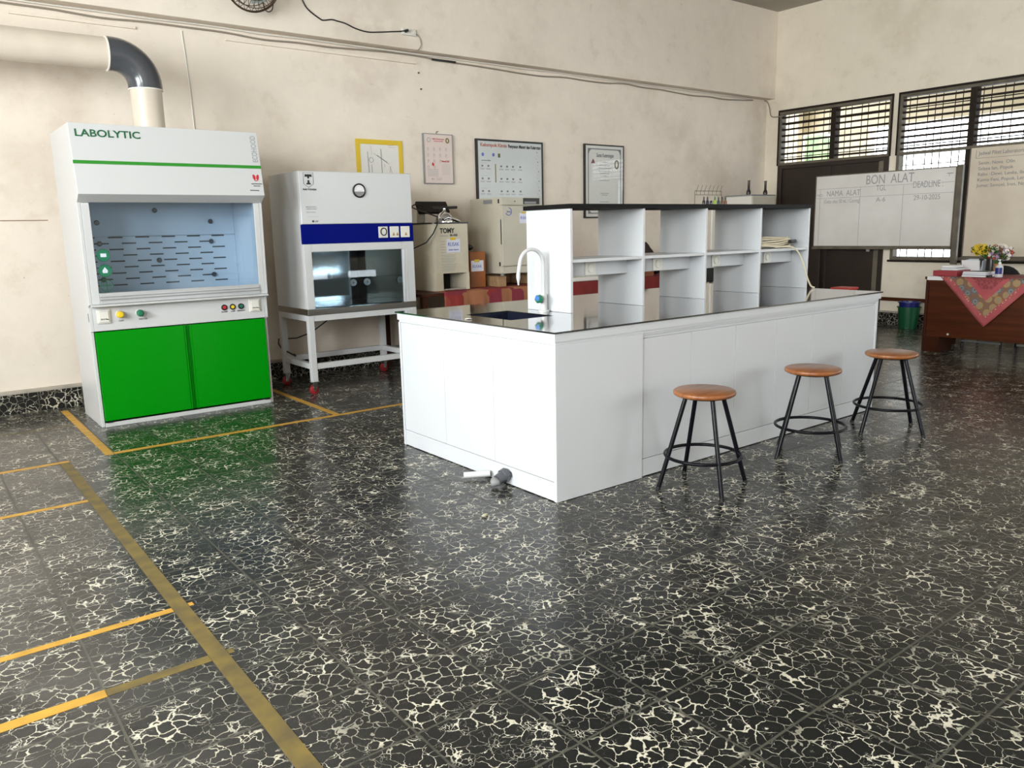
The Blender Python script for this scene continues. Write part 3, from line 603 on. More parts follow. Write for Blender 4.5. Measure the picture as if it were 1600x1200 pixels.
e.box(3.09, by0-0.0135, 1.638, 3.13, by0-0.0128, 1.6395); e.mk('gauge_marks', 'blackt', ga)
# emblem : shield with a T
yb = by0-0.001
sh = [(0,0.0),(0.082,0.0),(0.082,-0.085),(0.041,-0.112),(0,-0.085)]
e = G().tube([(2.632+a, yb, 1.772+b) for a, b in sh], 0.0016, 6, True)
e.prism([(2.632+a, yb, 1.772+b) for a, b in ((0.012,-0.012),(0.070,-0.012),(0.070,-0.034),(0.060,-0.03),(0.050,-0.03),(0.048,-0.044),(0.034,-0.044),(0.032,-0.03),(0.022,-0.03),(0.012,-0.034))], (0,-0.0008,0))
e.prism([(2.632+a, yb, 1.772+b) for a, b in ((0.034,-0.056),(0.048,-0.056),(0.050,-0.078),(0.060,-0.082),(0.060,-0.09),(0.022,-0.09),(0.022,-0.082),(0.032,-0.078))], (0,-0.0008,0))
e.mk('emblem', 'blackt', fp)
G().text('RAS TOUGH', 0.019, (2.622, yb, 1.638), RX, RZ, width=0.112, bold=0.0006).text('LAF', 0.018, (2.705, yb, 1.392), RX, RZ).box(2.682, yb-0.0008, 1.39, 2.697, yb, 1.405).mk('lettering', 'blackt', fp)
e = G().text('BIOLOGICAL SAFETY', 0.012, (2.636, yb, 1.505), RX, RZ, width=0.09).text('CABINET CLASS II', 0.012, (2.636, yb, 1.49), RX, RZ, width=0.09).text('220 V  50 Hz', 0.011, (2.636, yb, 1.465), RX, RZ, width=0.08).box(2.64, yb-0.0006, 1.433, 2.74, yb, 1.4345)
lab(e.mk('lettering', 'grayt', fp), 'small grey lettering')
for i, x in enumerate((3.267, 3.375, 3.48)):
    pl = G().box(x-0.001, by0-0.0075, 1.255, x+0.086, by0-0.0012, 1.348).mk('switch_plate', 'ivory', bd, bevel=0.002)
    if i == 0: G().tube([(x+0.046+0.027*math.cos(a*PI/12), by0-0.0095, 1.305+0.03*math.sin(a*PI/12)) for a in range(24)], 0.0045, 8, True).mk('switch_ring', 'black', pl, smooth=True)
    else:
        e = G()
        for k in ((0.033, 0.069) if i == 1 else (0.048,)): e.prism([(x+k+a, by0-0.0078, 1.272+b) for a, b in ((-0.013,0),(0.013,0),(0,0.028))], (0,-0.0008,0))
        e.mk('warning_mark', mat('ochre_print_%d' % i, (0.38, 0.22, 0.05), 0.5), pl)

# ---------------------------------------------------------------- island bench
X0, X1, Y0, Y1 = 2.365, 5.285, 2.745, 4.19
ZT = 0.827
def front_cabinet(x0, x1, label):
    t = thing('base_cabinet', label, 'cabinet', ((x0+x1)/2, 3.47, 0), 'white base cabinets of the island bench')
    yb_ = Y0+0.012
    G().box(x0, yb_+0.02, 0.002, x1, Y1, 0.764).mk('carcass', 'white', t)
    G().box(x0, yb_, 0.004, x1, yb_+0.019, 0.097).mk('kick_plate', 'white', t, bevel=0.002)
    for k in range(2):
        a = x0 + (x1-x0)*k/2; b = x0 + (x1-x0)*(k+1)/2
        dd = G().box(a+0.0012, yb_, 0.1005, b-0.0012, yb_+0.019, 0.735).mk('door', 'white', t, bevel=0.0015)
    G().box(x0, yb_+0.012, 0.736, x1, yb_+0.0195, 0.7635).mk('finger_channel', 'alu' if False else 'white', t)
    G().box(x0, yb_, 0.752, x1, yb_+0.0115, 0.7635).mk('channel_lip', 'white', t, bevel=0.001)
    return t
xs = [2.957 + 0.775*k for k in range(4)]
front_cabinet(xs[0]+0.0005, xs[1]-0.0005, 'white two-door base cabinet behind the nearest stool, next to the corner unit')
front_cabinet(xs[1]+0.0005, xs[2]-0.0005, 'white two-door base cabinet behind the middle stool')
front_cabinet(xs[2]+0.0005, xs[3]-0.0165, 'white two-door base cabinet at the far end of the island bench')
t = tag(origin(G().box(xs[3]-0.0155, Y0+0.004, 0.002, xs[3]+0.0035, Y1, 0.764).mk('end_panel', 'white', bevel=0.0015), (xs[3], 3.47, 0)), 'white end panel closing the bench beside the farthest stool', 'panel')
t = thing('sink_cabinet', 'white three-door cabinet under the black sink, nearest the camera', 'cabinet', (2.66, 3.47, 0))
G().box(X0+0.02, Y0+0.02, 0.002, 2.955, Y1-0.02, 0.764).mk('carcass', 'white', t)
G().box(X0+0.0, Y0, 0.002, 2.955, Y0+0.0195, 0.764).mk('side_panel', 'white', t, bevel=0.0015)
G().box(X0+0.0, Y1-0.0195, 0.002, 2.955, Y1, 0.764).mk('side_panel', 'white', t, bevel=0.0015)
G().box(X0+0.003, Y0+0.0205, 0.004, X0+0.0195, Y1-0.0205, 0.097).mk('kick_plate', 'white', t, bevel=0.002)
ysm = [Y0+0.022, 3.241, 3.707, Y1-0.022]
for a, b in zip(ysm, ysm[1:]): G().box(X0+0.003, a+0.0012, 0.1005, X0+0.0195, b-0.0012, 0.763).mk('door', 'white', t, bevel=0.0015)
# worktop : white core with black slab, sink cut out
W = thing('worktop', 'long island worktop, white edge topped by a glossy black slab', 'worktop', (3.8, 3.47, 0.765))
sx0, sx1, sy0, sy1 = 2.53, 2.83, 3.29, 3.71
def ring(g, x0, y0, x1, y1, z0, z1):
    g.box(x0, y0, z0, sx0, y1, z1).box(sx1, y0, z0, x1, y1, z1).box(sx0, y0, z0, sx1, sy0, z1).box(sx0, sy1, z0, sx1, y1, z1); return g
G().box(X0-0.004, Y0-0.004, 0.779, sx0-0.012, Y1+0.004, 0.8185).box(sx1+0.012, Y0-0.004, 0.779, X1+0.016, Y1+0.004, 0.8185).box(sx0-0.012, Y0-0.004, 0.779, sx1+0.012, sy0-0.012, 0.8185).box(sx0-0.012, sy1+0.012, 0.779, sx1+0.012, Y1+0.004, 0.8185).mk('core', 'white', W)
G().box(X0+0.004, Y0+0.004, 0.7645, sx0-0.012, Y1-0.004, 0.7785).box(sx1+0.012, Y0+0.004, 0.7645, X1-0.002, Y1-0.004, 0.7785).box(sx0-0.012, Y0+0.004, 0.7645, sx1+0.012, sy0-0.012, 0.7785).box(sx0-0.012, sy1+0.012, 0.7645, sx1+0.012, Y1-0.004, 0.7785).mk('packing_strip', 'white', W)
lab(ring(G(), X0-0.014, Y0-0.012, X1+0.022, Y1+0.014, 0.819, ZT).mk('black_slab', 'blackg', W), 'mirror-glossy black slab')
t = thing('sink', 'black rectangular sink let into the near end of the worktop', 'sink', ((sx0+sx1)/2, (sy0+sy1)/2, 0.60))
G().box(sx0-0.008, sy0-0.008, 0.767, sx0, sy1+0.008, 0.8185).box(sx1, sy0-0.008, 0.767, sx1+0.008, sy1+0.008, 0.8185).box(sx0, sy0-0.008, 0.767, sx1, sy0, 0.8185).box(sx0, sy1, 0.767, sx1, sy1+0.008, 0.8185).box(sx0-0.008, sy0-0.008, 0.766, sx1+0.008, sy1+0.008, 0.7669).mk('basin', 'sink', t)
G().lathe([(0,0),(0.028,0),(0.03,0.0025),(0,0.0015)], ((sx0+sx1)/2, (sy0+sy1)/2, 0.7672), 20).mk('drain', 'chrome', t, smooth=True)
# faucet
t = thing('faucet', 'white gooseneck laboratory tap with a green and blue handle', 'tap', (2.925, 3.49, ZT))
fx, fy = 2.925, 3.49
G().lathe([(0,0),(0.034,0),(0.034,0.008),(0.02,0.012),(0.019,0.10),(0.014,0.105),(0,0.105)], (fx, fy, ZT+0.0005), 24).mk('base', 'whitep', t, smooth=True)
pts = [(fx, fy, ZT+0.105), (fx, fy, 1.10)] + [(fx-0.085+0.085*math.cos(a*PI/14), fy, 1.10+0.085*math.sin(a*PI/14)) for a in range(1, 14)] + [(fx-0.182, fy, 1.05)]
G().tube(pts, 0.0105, 14).mk('gooseneck', 'whitep', t, smooth=60)
G().lathe([(0,0),(0.011,0),(0.012,-0.02),(0.006,-0.045),(0.0045,-0.062),(0,-0.062)], (fx-0.182, fy, 1.052), 14).mk('nozzle', 'whitep', t, smooth=True)
G().cyl((fx-0.017, fy-0.003, 0.905), (fx-0.036, fy-0.01, 0.905), 0.011).mk('valve_stem', 'whitep', t, smooth=True)
hn = G().lathe([(0,0),(0.02,0),(0.027,0.008),(0.026,0.024),(0.016,0.03),(0,0.03)], (fx-0.034, fy-0.010, 0.905), 6, (-0.93,-0.35,0)).mk('handle', 'greenk', t, bevel=0.004)
G().cyl((fx-0.0625, fy-0.0208, 0.911), (fx-0.066, fy-0.0222, 0.911), 0.014).mk('handle_cap', 'bluef', hn)
# rack
K = thing('reagent_rack', 'white open two-tier shelf unit with a black top standing on the island bench', 'shelf', (4.13, 3.475, ZT))
rx0, rx1, ry0, ry1 = 2.967, 5.30, 3.305, 3.688
z0, z1 = ZT+0.0008, 1.402
for k in range(5):
    x = rx0 + (rx1-rx0-0.018)*k/4
    G().box(x, ry0, z0, x+0.018, ry1, z1).mk('upright', 'white', K, bevel=0.001)
lab(G().box(rx0-0.014, ry0-0.012, 1.4025, rx1+0.014, ry1+0.012, 1.427).mk('top_board', 'blackl', K, bevel=0.001), 'black top board')
for k in range(4):
    a = rx0 + (rx1-rx0-0.018)*k/4 + 0.0184; b = rx0 + (rx1-rx0-0.018)*(k+1)/4 - 0.0004
    G().box(a, ry0+0.003, 1.106, b, ry1-0.003, 1.124).mk('shelf_board', 'white', K, bevel=0.001)
    ch = G().box(a, 3.43, 1.02, b, 3.53, 1.1055).mk('power_channel', 'white', K, bevel=0.002)
    xx = a + 0.285 - 0.04
    so = G().box(xx-0.042, 3.4215, 1.022, xx+0.042, 3.4295, 1.104).mk('socket', 'ivory', ch, bevel=0.003)
    G().lathe([(0.0,0.002),(0.019,0.002),(0.02,0.007),(0.025,0.007),(0.026,0)], (xx, 3.4213, 1.063), 22, (0,-1,0)).box(xx-0.003, 3.4185, 1.078, xx+0.003, 3.4205, 1.084).mk('socket_face', 'ivory', so, smooth=True)
a = rx0 + (rx1-rx0-0.018)*3/4 + 0.0184
G().box(a, ry1-0.0028, z0, rx1-0.0184, ry1, z1-0.001).mk('back_panel', 'white', K)
# cable coil on last bay
t = thing('cable_coil', 'coiled cream extension cable lying on the shelf with its tail hanging down', 'cable', (4.98, 3.40, 1.124))
rnd = random.Random(4); pts = []
for i in range(6*22):
    a = 2*PI*i/22; tt = i/22
    w_ = 1 + 0.10*math.sin(1.7*tt+0.5)
    pts.append((4.965 + 0.205*w_*math.cos(a) + 0.012*math.sin(3.1*tt), 3.40 + 0.062*math.sin(a)*(1+0.12*math.cos(2*tt)), 1.133 + 0.0105*tt + 0.006*math.sin(a*2+tt) + 0.012*abs(math.cos(a))*(tt/6)))
G().tube(pts, 0.0055, 7).mk('cord', 'cable', t, smooth=True)
G().cyl((5.10, 3.335, 1.168), (5.185, 3.345, 1.172), 0.013, 0.011, 12).cyl((5.185, 3.345, 1.172), (5.20, 3.347, 1.173), 0.004, n=8).mk('plug', 'black', t, smooth=True)
tl = [(4.93,3.345,1.135),(5.02,3.31,1.136),(5.07,3.285,1.128),(5.12,3.272,1.09),(5.17,3.266,1.02),(5.205,3.262,0.95),(5.235,3.258,0.89),(5.265,3.25,0.845),(5.285,3.235,0.834)]
sm = []
for i in range(len(tl)-1):
    p0, p1, p2, p3 = [V(tl[max(0,min(len(tl)-1,i+q))]) for q in (-1,0,1,2)]
    for k in range(4):
        u = k/4; sm.append(0.5*((2*p1)+(-p0+p2)*u+(2*p0-5*p1+4*p2-p3)*u*u+(-p0+3*p1-3*p2+p3)*u**3))
sm.append(V(tl[-1]))
G().tube(sm, 0.006, 8).mk('hanging_tail', 'cable', t, smooth=True)

# dropper bottles and wire rack on the top board
cols = [('bottle_brown', (0.02,0.012,0.012)), ('bottle_indigo', (0.02,0.02,0.06)), ('bottle_black', (0.01,0.012,0.012)), ('bottle_lime', (0.30,0.45,0.03)), ('bottle_teal', (0.02,0.06,0.05)), ('bottle_tan', (0.14,0.08,0.05)), ('bottle_russet', (0.20,0.08,0.05))]
words = ['dark brown dropper bottle at the outer end of the row', 'indigo dropper bottle second in the row', 'short black bottle without a tall cap in the row', 'lime green dropper bottle in the middle of the row', 'dark teal bottle beside the lime green one', 'tan dropper bottle beside the russet one', 'russet dropper bottle at the end nearest the door']
for i, ((nm, c), wd) in enumerate(zip(cols, words)):
    x = 4.217 + 0.0375*i; hh = 0.022 if i == 2 else 0.030
    t = thing('dropper_bottle', wd, 'bottle', (x, 3.40, 1.4275), 'dropper bottles on the black shelf top')
    G().lathe([(0,0),(0.0095,0),(0.0095,hh*0.75),(0.004,hh),(0,hh)], (x, 3.40, 1.4275), 14).mk('bottle_body', mat(nm, c, 0.25), t, smooth=True)
    G().lathe([(0,0),(0.0055,0),(0.0045,0.014),(0.0025,0.022),(0,0.022)] if i != 2 else [(0,0),(0.009,0),(0.009,0.004),(0,0.004)], (x, 3.40, 1.4275+hh+0.0002), 12).mk('dropper_cap', 'black' if i != 3 else 'leaf', t, smooth=True)
t = tag(G().mk('wire_rack', 'black'), 'thin black wire rack with slanting prongs behind the dropper bottles', 'rack')
bm_ = G()
for i in range(7):
    x = 4.215 + 0.041*i
    bm_.tube([(x, 3.46, 1.492), (x, 3.46, 1.516), (x+0.032, 3.47, 1.556)], 0.0012, 6)
bm_.tube([(4.20,3.46,1.518),(4.475,3.46,1.518)], 0.0016, 6).tube([(4.20,3.46,1.493),(4.475,3.46,1.493)], 0.0014, 6)
for x in (4.20, 4.475): bm_.tube([(x,3.46,1.518),(x,3.46,1.428)], 0.0014, 6)
bm_.bm.to_mesh(t.data); bm_.bm.free(); origin(t, (4.34, 3.46, 1.4275))

# ---------------------------------------------------------------- drain pipes at the foot of the bench
t = thing('drain_stub', 'grey drain stub with a dark open mouth at the foot of the bench', 'pipe', (2.33, 3.12, 0))
G().lathe([(0.026,0),(0.036,0.004),(0.036,0.03),(0.03,0.034),(0.027,0.07),(0.02,0.07),(0.022,0.0),(0.026,0)], (2.361, 3.135, 0.0585), 24, (-1,-0.12,-0.28)).mk('pipe_socket', 'elbow', t, smooth=True)
G().lump((2.288, 3.135, 0.030), (0.030,0.028,0.026), 8, 0.2, 2).mk('rag_plug', 'gray', t, smooth=True)
G().tube([(2.36,3.135,0.075),(2.362,3.10,0.07),(2.361,3.095,0.05)], 0.004, 6).mk('clip', 'black', t)
t = tag(origin(G().lathe([(0.013,0),(0.017,0),(0.017,0.14),(0.013,0.14),(0.013,0)], (2.353, 3.27, 0.03), 20, (-0.8,0.55,-0.04)).mk('loose_pipe', 'whitep', smooth=True), (2.30, 3.30, 0.02)), 'short loose white pipe lying against the bench foot', 'pipe')
t = thing('debris_flake', 'crumpled pale scrap lying on the floor in front of the bench corner', 'scrap', (2.0, 2.83, 0.001))
G().lump((2.0, 2.83, 0.006), (0.018,0.012,0.006), 11, 0.35, 2).mk('scrap', mat('scrap', (0.42,0.40,0.28), 0.8), t)
tag(origin(G().lump((2.40,3.50,ZT+0.0035), (0.022,0.018,0.003), 4, 0.4, 2).mk('plaster_scrap', 'paper'), (2.40,3.50,ZT)), 'small white crumb on the black slab beside the sink', 'scrap')

# ---------------------------------------------------------------- stools
def make_stool(c, feet, label):
    t = thing('stool', label, 'stool', (c[0], c[1], 0), 'wooden topped stools along the bench')
    r = 0.153
    G().lathe([(0,0.470),(r-0.012,0.470),(r-0.003,0.476),(r,0.484),(r-0.002,0.492),(r-0.010,0.497),(0,0.4985)], (c[0], c[1], 0), 56).mk('seat', 'seat', t, smooth=50)
    G().lathe([(0,0.462),(0.115,0.462),(0.115,0.4695),(0,0.4695)], (c[0], c[1], 0), 32).mk('seat_plate', 'blackp', t)
    rr = 0
    for fx_, fy_ in feet:
        d_ = V((fx_-c[0], fy_-c[1], 0)); rr += d_.length; u = d_.normalized()
        top = V((c[0], c[1], 0.4615)) + u*0.098
        l = G().tube([V((fx_, fy_, 0.004)), top], 0.0115, 14).mk('leg', 'blackp', t, smooth=50)
        G().tube([V((fx_, fy_, 0.0005)), V((fx_, fy_, 0.014))], 0.013, 14).mk('foot_cap', 'black', l, smooth=50)
    rr = rr/4; k = 0.165/0.4615; R_ = rr + (0.098-rr)*k + 0.003
    G().tube([(c[0]+R_*math.cos(a*PI/24), c[1]+R_*math.sin(a*PI/24), 0.165) for a in range(48)], 0.0085, 10, True).mk('foot_ring', 'blackp', t, smooth=True)
def sq(c, r, a): return [(c[0]+r*math.cos(a+k*PI/2), c[1]+r*math.sin(a+k*PI/2)) for k in range(4)]
make_stool((3.09, 2.46), sq((3.09,2.46), 0.233, math.atan2(0.108,-0.206)), 'round wooden stool nearest the camera, standing before the first cabinet doors')
make_stool((4.011, 2.439), sq((4.011,2.439), 0.236, math.atan2(0.057,-0.236)), 'middle stool of the three, reddish wooden seat and black legs')
make_stool((4.841, 2.414), sq((4.841,2.414), 0.25, math.atan2(0.234,0.032)), 'farthest stool, golden brown seat at the end of the bench')

# ---------------------------------------------------------------- back tables
def table(x0, x1, label, clabel, cz, cx0, cx1, cm='patch'):
    t = thing('work_table', label, 'table', ((x0+x1)/2, 6.55, 0))
    G().box(x0, 6.14, 0.715, x1, 6.95, 0.742).mk('tabletop', 'desk2', t, bevel=0.003)
    for lx in (x0+0.02, x1-0.07):
        for ly in (6.16, 6.88): G().box(lx, ly, 0, lx+0.05, ly+0.05, 0.7145).mk('leg', 'desk2', t)
    c = G(); n = 40; rows = []
    for i in range(n+1):
        x = cx0 + (cx1-cx0)*i/n; wv = 0.008*math.sin(i*0.9) + 0.005*math.sin(i*2.3)
        rows.append([V((x, 6.94, 0.7445)), V((x, 6.136, 0.7445)), V((x, 6.128+wv*0.3, 0.738)), V((x, 6.122+wv, 0.6)), V((x, 6.118+wv*1.6, cz + 0.02*math.sin(i*0.6)))])
    vs = [[c.bm.verts.new(p) for p in r] for r in rows]
    for a, b in zip(vs, vs[1:]):
        for k in range(4): c.bm.faces.new([a[k], a[k+1], b[k+1], b[k]])
    o = c.mk('table_cover', cm, smooth=60); so_ = o.modifiers.new('s', 'SOLIDIFY'); so_.thickness = 0.0015; so_.offset = 1
    tag(origin(o, ((cx0+cx1)/2, 6.5, 0.745)), clabel, 'cloth'); return t
table(3.72, 5.38, 'dark work table against the wall under the autoclave', 'patchwork red and ochre cloth under the autoclave', 0.42, 3.95, 5.30)
table(5.42, 7.55, 'dark work table behind the shelf unit', 'red cloth hanging over the table behind the shelf unit', 0.40, 5.45, 7.5, 'redc')

# autoclave
A = thing('autoclave', 'beige top-loading autoclave with a taped note and an open slot at its foot', 'autoclave', (4.2, 6.6, 0.747))
ax0, ax1, ay0, ay1 = 4.005, 4.365, 6.31, 6.82
def rbox(x0, y0, x1, y1, r, z0, z1):
    p = []
    for cx, cy, a0 in ((x1-0.012, y0+0.012, -PI/2), (x1-0.012, y1-0.012, 0), (x0+r, y1-r, PI/2), (x0+r, y0+r, PI)):
        q = 0.012 if cx > (x0+x1)/2 else r
        for k in range(7): p.append((cx+q*math.cos(a0+k*PI/12), cy+q*math.sin(a0+k*PI/12), z0))
    return p, (0,0,z1-z0)
g_ = G(); g_.prism(*rbox(ax0-0.05, ay0, ax1, ay1, 0.09, 0.908, 1.365)).prism(*rbox(ax0-0.05, ay0, 4.072, ay1, 0.055, 0.748, 0.9078)).box(4.33, ay0+0.002, 0.748, ax1, ay1-0.002, 0.9078).box(4.074, 6.66, 0.748, 4.328, ay1-0.002, 0.9078)
g_.mk('body', 'beige', A, smooth=30)
G().box(4.0725, ay0+0.01, 0.748, 4.3295, 6.659, 0.762).mk('drip_tray', 'steel', A)
G().box(4.0725, 6.60, 0.7625, 4.3295, 6.659, 0.9075).mk('slot_backing', 'dark', A)
G().prism(*rbox(ax0-0.055, ay0-0.005, ax1+0.005, ay1, 0.09, 1.3655, 1.38)).mk('top_rim', 'vase', A, smooth=30)
lid = G().prism([(3.98, 6.55, 1.482), (4.325, 6.55, 1.482), (4.38, 6.70, 1.585), (4.035, 6.70, 1.585)], (-0.004, 0.012, -0.022)).mk('lid_tray', 'vasem', A, bevel=0.003)
G().cyl((4.06,6.66,1.381), (4.06,6.65,1.525), 0.04, n=16).mk('lid_hinge', 'beige2', A, smooth=True)
G().tube([(4.05,6.44,1.512),(4.33,6.44,1.520)], 0.013, 12).mk('lid_handle', 'black', A, smooth=True)
G().lathe([(0,0),(0.085,0),(0.084,0.025),(0.07,0.06),(0.048,0.085),(0.022,0.095),(0.016,0.105),(0.016,0.13),(0,0.13)], (4.185, 6.44, 1.381), 28).mk('pressure_dome', 'chrome', A, smooth=50)
G().tube([(4.12,6.36,1.405),(4.16,6.36,1.425),(4.26,6.38,1.405),(4.32,6.40,1.39)], 0.015, 10).mk('clamp', 'chrome', A, smooth=True)
G().tube([(3.99+0.06*math.cos(a*PI/8), 6.6, 1.525+0.028*math.sin(a*PI/8)) for a in range(9)] + [(3.93,6.5,1.50),(4.02,6.30,1.43),(3.99,6.26,1.36),(3.93,6.24,1.28),(3.85,6.24,1.20),(3.75,6.3,1.15)], 0.006, 8).mk('power_cord', 'black', A, smooth=True)
G().text('TOMY', 0.062, (4.045, ay0-0.0008, 1.282), RX, RZ, width=0.165, bold=0.0022).mk('lettering', 'blackt', A)
G().text('AUTOCLAVE', 0.018, (4.05, ay0-0.0008, 1.250), RX, RZ, width=0.08).mk('lettering', 'grayt', A)
G().text('SS-325', 0.026, (4.155, ay0-0.0008, 1.252), RX, RZ, width=0.085, bold=0.001).mk('lettering', 'blackt', A); e = G()
for k, (a, b) in enumerate(((1.075,0.16),(1.045,0.17),(1.02,0.15),(0.99,0.17),(0.965,0.16),(0.94,0.15))): e.box(4.05, ay0-0.0012, a, 4.05+b, ay0-0.0004, a+0.004).box(4.06, ay0-0.0012, a-0.012, 4.04+b, ay0-0.0004, a-0.009)
for z in (1.20, 1.175, 1.15, 1.125, 1.10): e.box(4.05, ay0-0.0012, z, 4.10, ay0-0.0004, z+0.005)
lab(e.mk('panel_print', 'grayt', A), 'grey instruction print')
nt_ = G().box(4.115, ay0-0.004, 1.10, 4.265, ay0-0.0014, 1.225).mk('taped_note', 'paperb', A)
G().box(4.155, ay0-0.0055, 1.215, 4.215, ay0-0.0042, 1.24).mk('adhesive_strip', 'yellow', nt_)
G().text('RUSAK', 0.05, (4.125, ay0-0.0045, 1.16), RX, RZ, width=0.125).text('jangan dipakai', 0.022, (4.135, ay0-0.0045, 1.12), RX, RZ, width=0.11).mk('handwriting', 'bluet', nt_)
# orange box
t = thing('orange_box', 'orange-brown wooden box with a white note, between autoclave and incubator', 'box', (4.54, 6.6, 0.747))
G().box(4.45, 6.42, 0.7475, 4.635, 6.85, 1.095).mk('box_body', 'orange', t, bevel=0.004)
nt_ = G().box(4.462, 6.4165, 0.905, 4.61, 6.4195, 1.01).mk('taped_note', 'paperb', t)
G().box(4.50, 6.4145, 0.995, 4.56, 6.4163, 1.02).mk('adhesive_strip', 'yellow', nt_)
G().text('RUSAK', 0.04, (4.475, 6.416, 0.94), RX, RZ, width=0.11).mk('handwriting', 'bluet', nt_)
tag(origin(G().lump((4.525, 6.62, 1.137), (0.075,0.12,0.036), 3, 0.08, 3).mk('black_pouch', 'black', smooth=True), (4.525,6.62,1.096)), 'black rounded pouch on top of the orange box', 'pouch')
# incubator
t = thing('incubator', 'tall grey-beige incubator raised on wooden blocks', 'incubator', (5.01, 6.55, 0.85))
ix_0, ix_1, iy0, iy1 = 4.765, 5.275, 6.305, 6.84
G().box(ix_0, iy0+0.03, 0.87, ix_1, iy1, 1.612).mk('body', 'beige2', t, bevel=0.006)
G().box(ix_0+0.004, iy0, 0.945, ix_1-0.004, iy0+0.0295, 1.53).mk('door', 'beige2', t, bevel=0.005)
pn = G().box(ix_0+0.004, iy0, 1.536, ix_1-0.004, iy0+0.0295, 1.61).mk('control_panel', 'beige2', t, bevel=0.004)
G().box(5.035, iy0-0.002, 1.545, 5.245, iy0-0.0002, 1.605).mk('display', 'black', pn)
G().box(5.05, iy0-0.0035, 1.55, 5.20, iy0-0.0022, 1.572).mk('display_strip', 'gray', pn)
G().cyl((4.93,iy0-0.004,1.572), (4.93,iy0-0.0004,1.572), 0.006, n=10).mk('key_hole', 'black', pn)
G().box(ix_0+0.004, iy0, 0.872, ix_1-0.004, iy0+0.0295, 0.939).mk('base_trim', 'beige2', t, bevel=0.004)
for y in (6.38, 6.74): G().cyl((ix_0+0.05, y, 0.8475), (ix_0+0.05, y, 0.8695), 0.02).cyl((ix_1-0.05, y, 0.8475), (ix_1-0.05, y, 0.8695), 0.02).mk('foot', 'gray', t)
for z in (0.945, 1.555): G().box(ix_0-0.004, iy0+0.035, z, ix_0-0.0005, iy0+0.055, z+0.04).mk('hinge', 'black', t)
G().box(ix_0-0.003, iy0+0.15, 1.555, ix_0-0.0004, iy0+0.30, 1.595).mk('vent_grille', 'gray', t)
G().box(ix_0-0.003, iy0+0.012, 1.16, ix_0-0.0004, iy0+0.022, 1.40).mk('handle_recess', 'dark', t)
em = G().tube([(4.85+0.036*math.cos(a), iy0-0.0008, 1.475+0.036*math.sin(a)) for a in [-PI*0.85+i*0.12 for i in range(36)]], 0.004, 6)
em.text('Sanyo', 0.024, (4.825, iy0-0.0008, 1.468), RX, RZ, width=0.05); lab(em.mk('emblem', 'bluet', t), 'blue ring emblem')
nt_ = G().box(4.985, iy0-0.004, 1.36, 5.10, iy0-0.0012, 1.46).mk('taped_note', 'paperb', t)
G().box(5.01, iy0-0.0055, 1.455, 5.06, iy0-0.0042, 1.47).mk('adhesive_strip', 'yellow', nt_); G().text('RUSAK', 0.04, (4.995, iy0-0.0045, 1.40), RX, RZ, width=0.09).mk('handwriting', 'bluet', nt_)
tag(origin(G().box(4.70, 6.30, 0.7475, 4.80, 6.82, 0.847).mk('wooden_block', 'wood', bevel=0.003), (4.75,6.55,0.747)), 'raw wooden block under the incubator, beside the orange box', 'wooden block', 'wooden blocks under the incubator')
tag(origin(G().box(5.17, 6.30, 0.7475, 5.29, 6.82, 0.847).mk('wooden_block', 'wood', bevel=0.003), (5.23,6.55,0.747)), 'raw wooden block under the far side of the incubator', 'wooden block', 'wooden blocks under the incubator')
tag(origin(G().box(4.801, 6.70, 0.7475, 5.169, 6.82, 0.846).mk('wooden_beam', 'wood', bevel=0.003), (4.98,6.76,0.747)), 'wooden crosspiece lying between the blocks under the incubator', 'wooden block')
# scale
t = thing('laboratory_scale', 'flat cream balance with a grey pan on the red cloth, seen through the shelf', 'balance', (5.9, 6.35, 0.747))
G().prism([(5.55,6.18,0.7475),(6.2,6.18,0.7475),(6.2,6.48,0.7475),(5.55,6.48,0.7475)], (0,0,0.045)).mk('body', 'ivory', t, bevel=0.012, seg=3)
G().box(5.78,6.24,0.793,5.96,6.42,0.806).mk('pan_base', 'ivory', t, bevel=0.004)
G().box(5.80,6.26,0.8065,5.94,6.40,0.815).mk('weighing_pan', 'gray', t, bevel=0.002)
t = thing('cardboard_carton', 'reddish open carton on the table, seen through the second bay', 'carton', (6.95,6.4,0.747))
G().box(6.62,6.22,0.7475,6.86,6.52,0.765).box(6.62,6.22,0.765,6.86,6.235,0.90).box(6.62,6.505,0.765,6.86,6.52,0.90).box(6.62,6.235,0.765,6.635,6.505,0.90).box(6.845,6.235,0.765,6.86,6.505,0.90).mk('carton_body', 'carton', t, bevel=0.002)
G().prism([(6.62,6.219,0.90),(6.86,6.219,0.90),(6.87,6.17,0.87),(6.63,6.17,0.87)], (0,0.002,0.003)).mk('flap', 'wood', t)
tag(origin(G().lump((7.17,6.66,0.935), (0.13,0.10,0.165), 6, 0.12, 3).mk('fabric_bag', 'bag', smooth=True), (7.17,6.66,0.747)), 'dark brown fabric bag slumped behind the open carton', 'bag')
tag(origin(G().lump((7.34,6.50,0.93), (0.06,0.06,0.16), 9, 0.12, 3).mk('plastic_bag', 'bluef', smooth=True), (7.34,6.50,0.747)), 'bright blue plastic bag beside the dark fabric bag', 'bag')
tag(origin(G().lump((6.98,6.30,0.808), (0.06,0.06,0.05), 12, 0.2, 3).mk('black_bundle', 'black', smooth=True), (6.98,6.30,0.747)), 'small black bundle on the red cloth beside the carton', 'bundle')
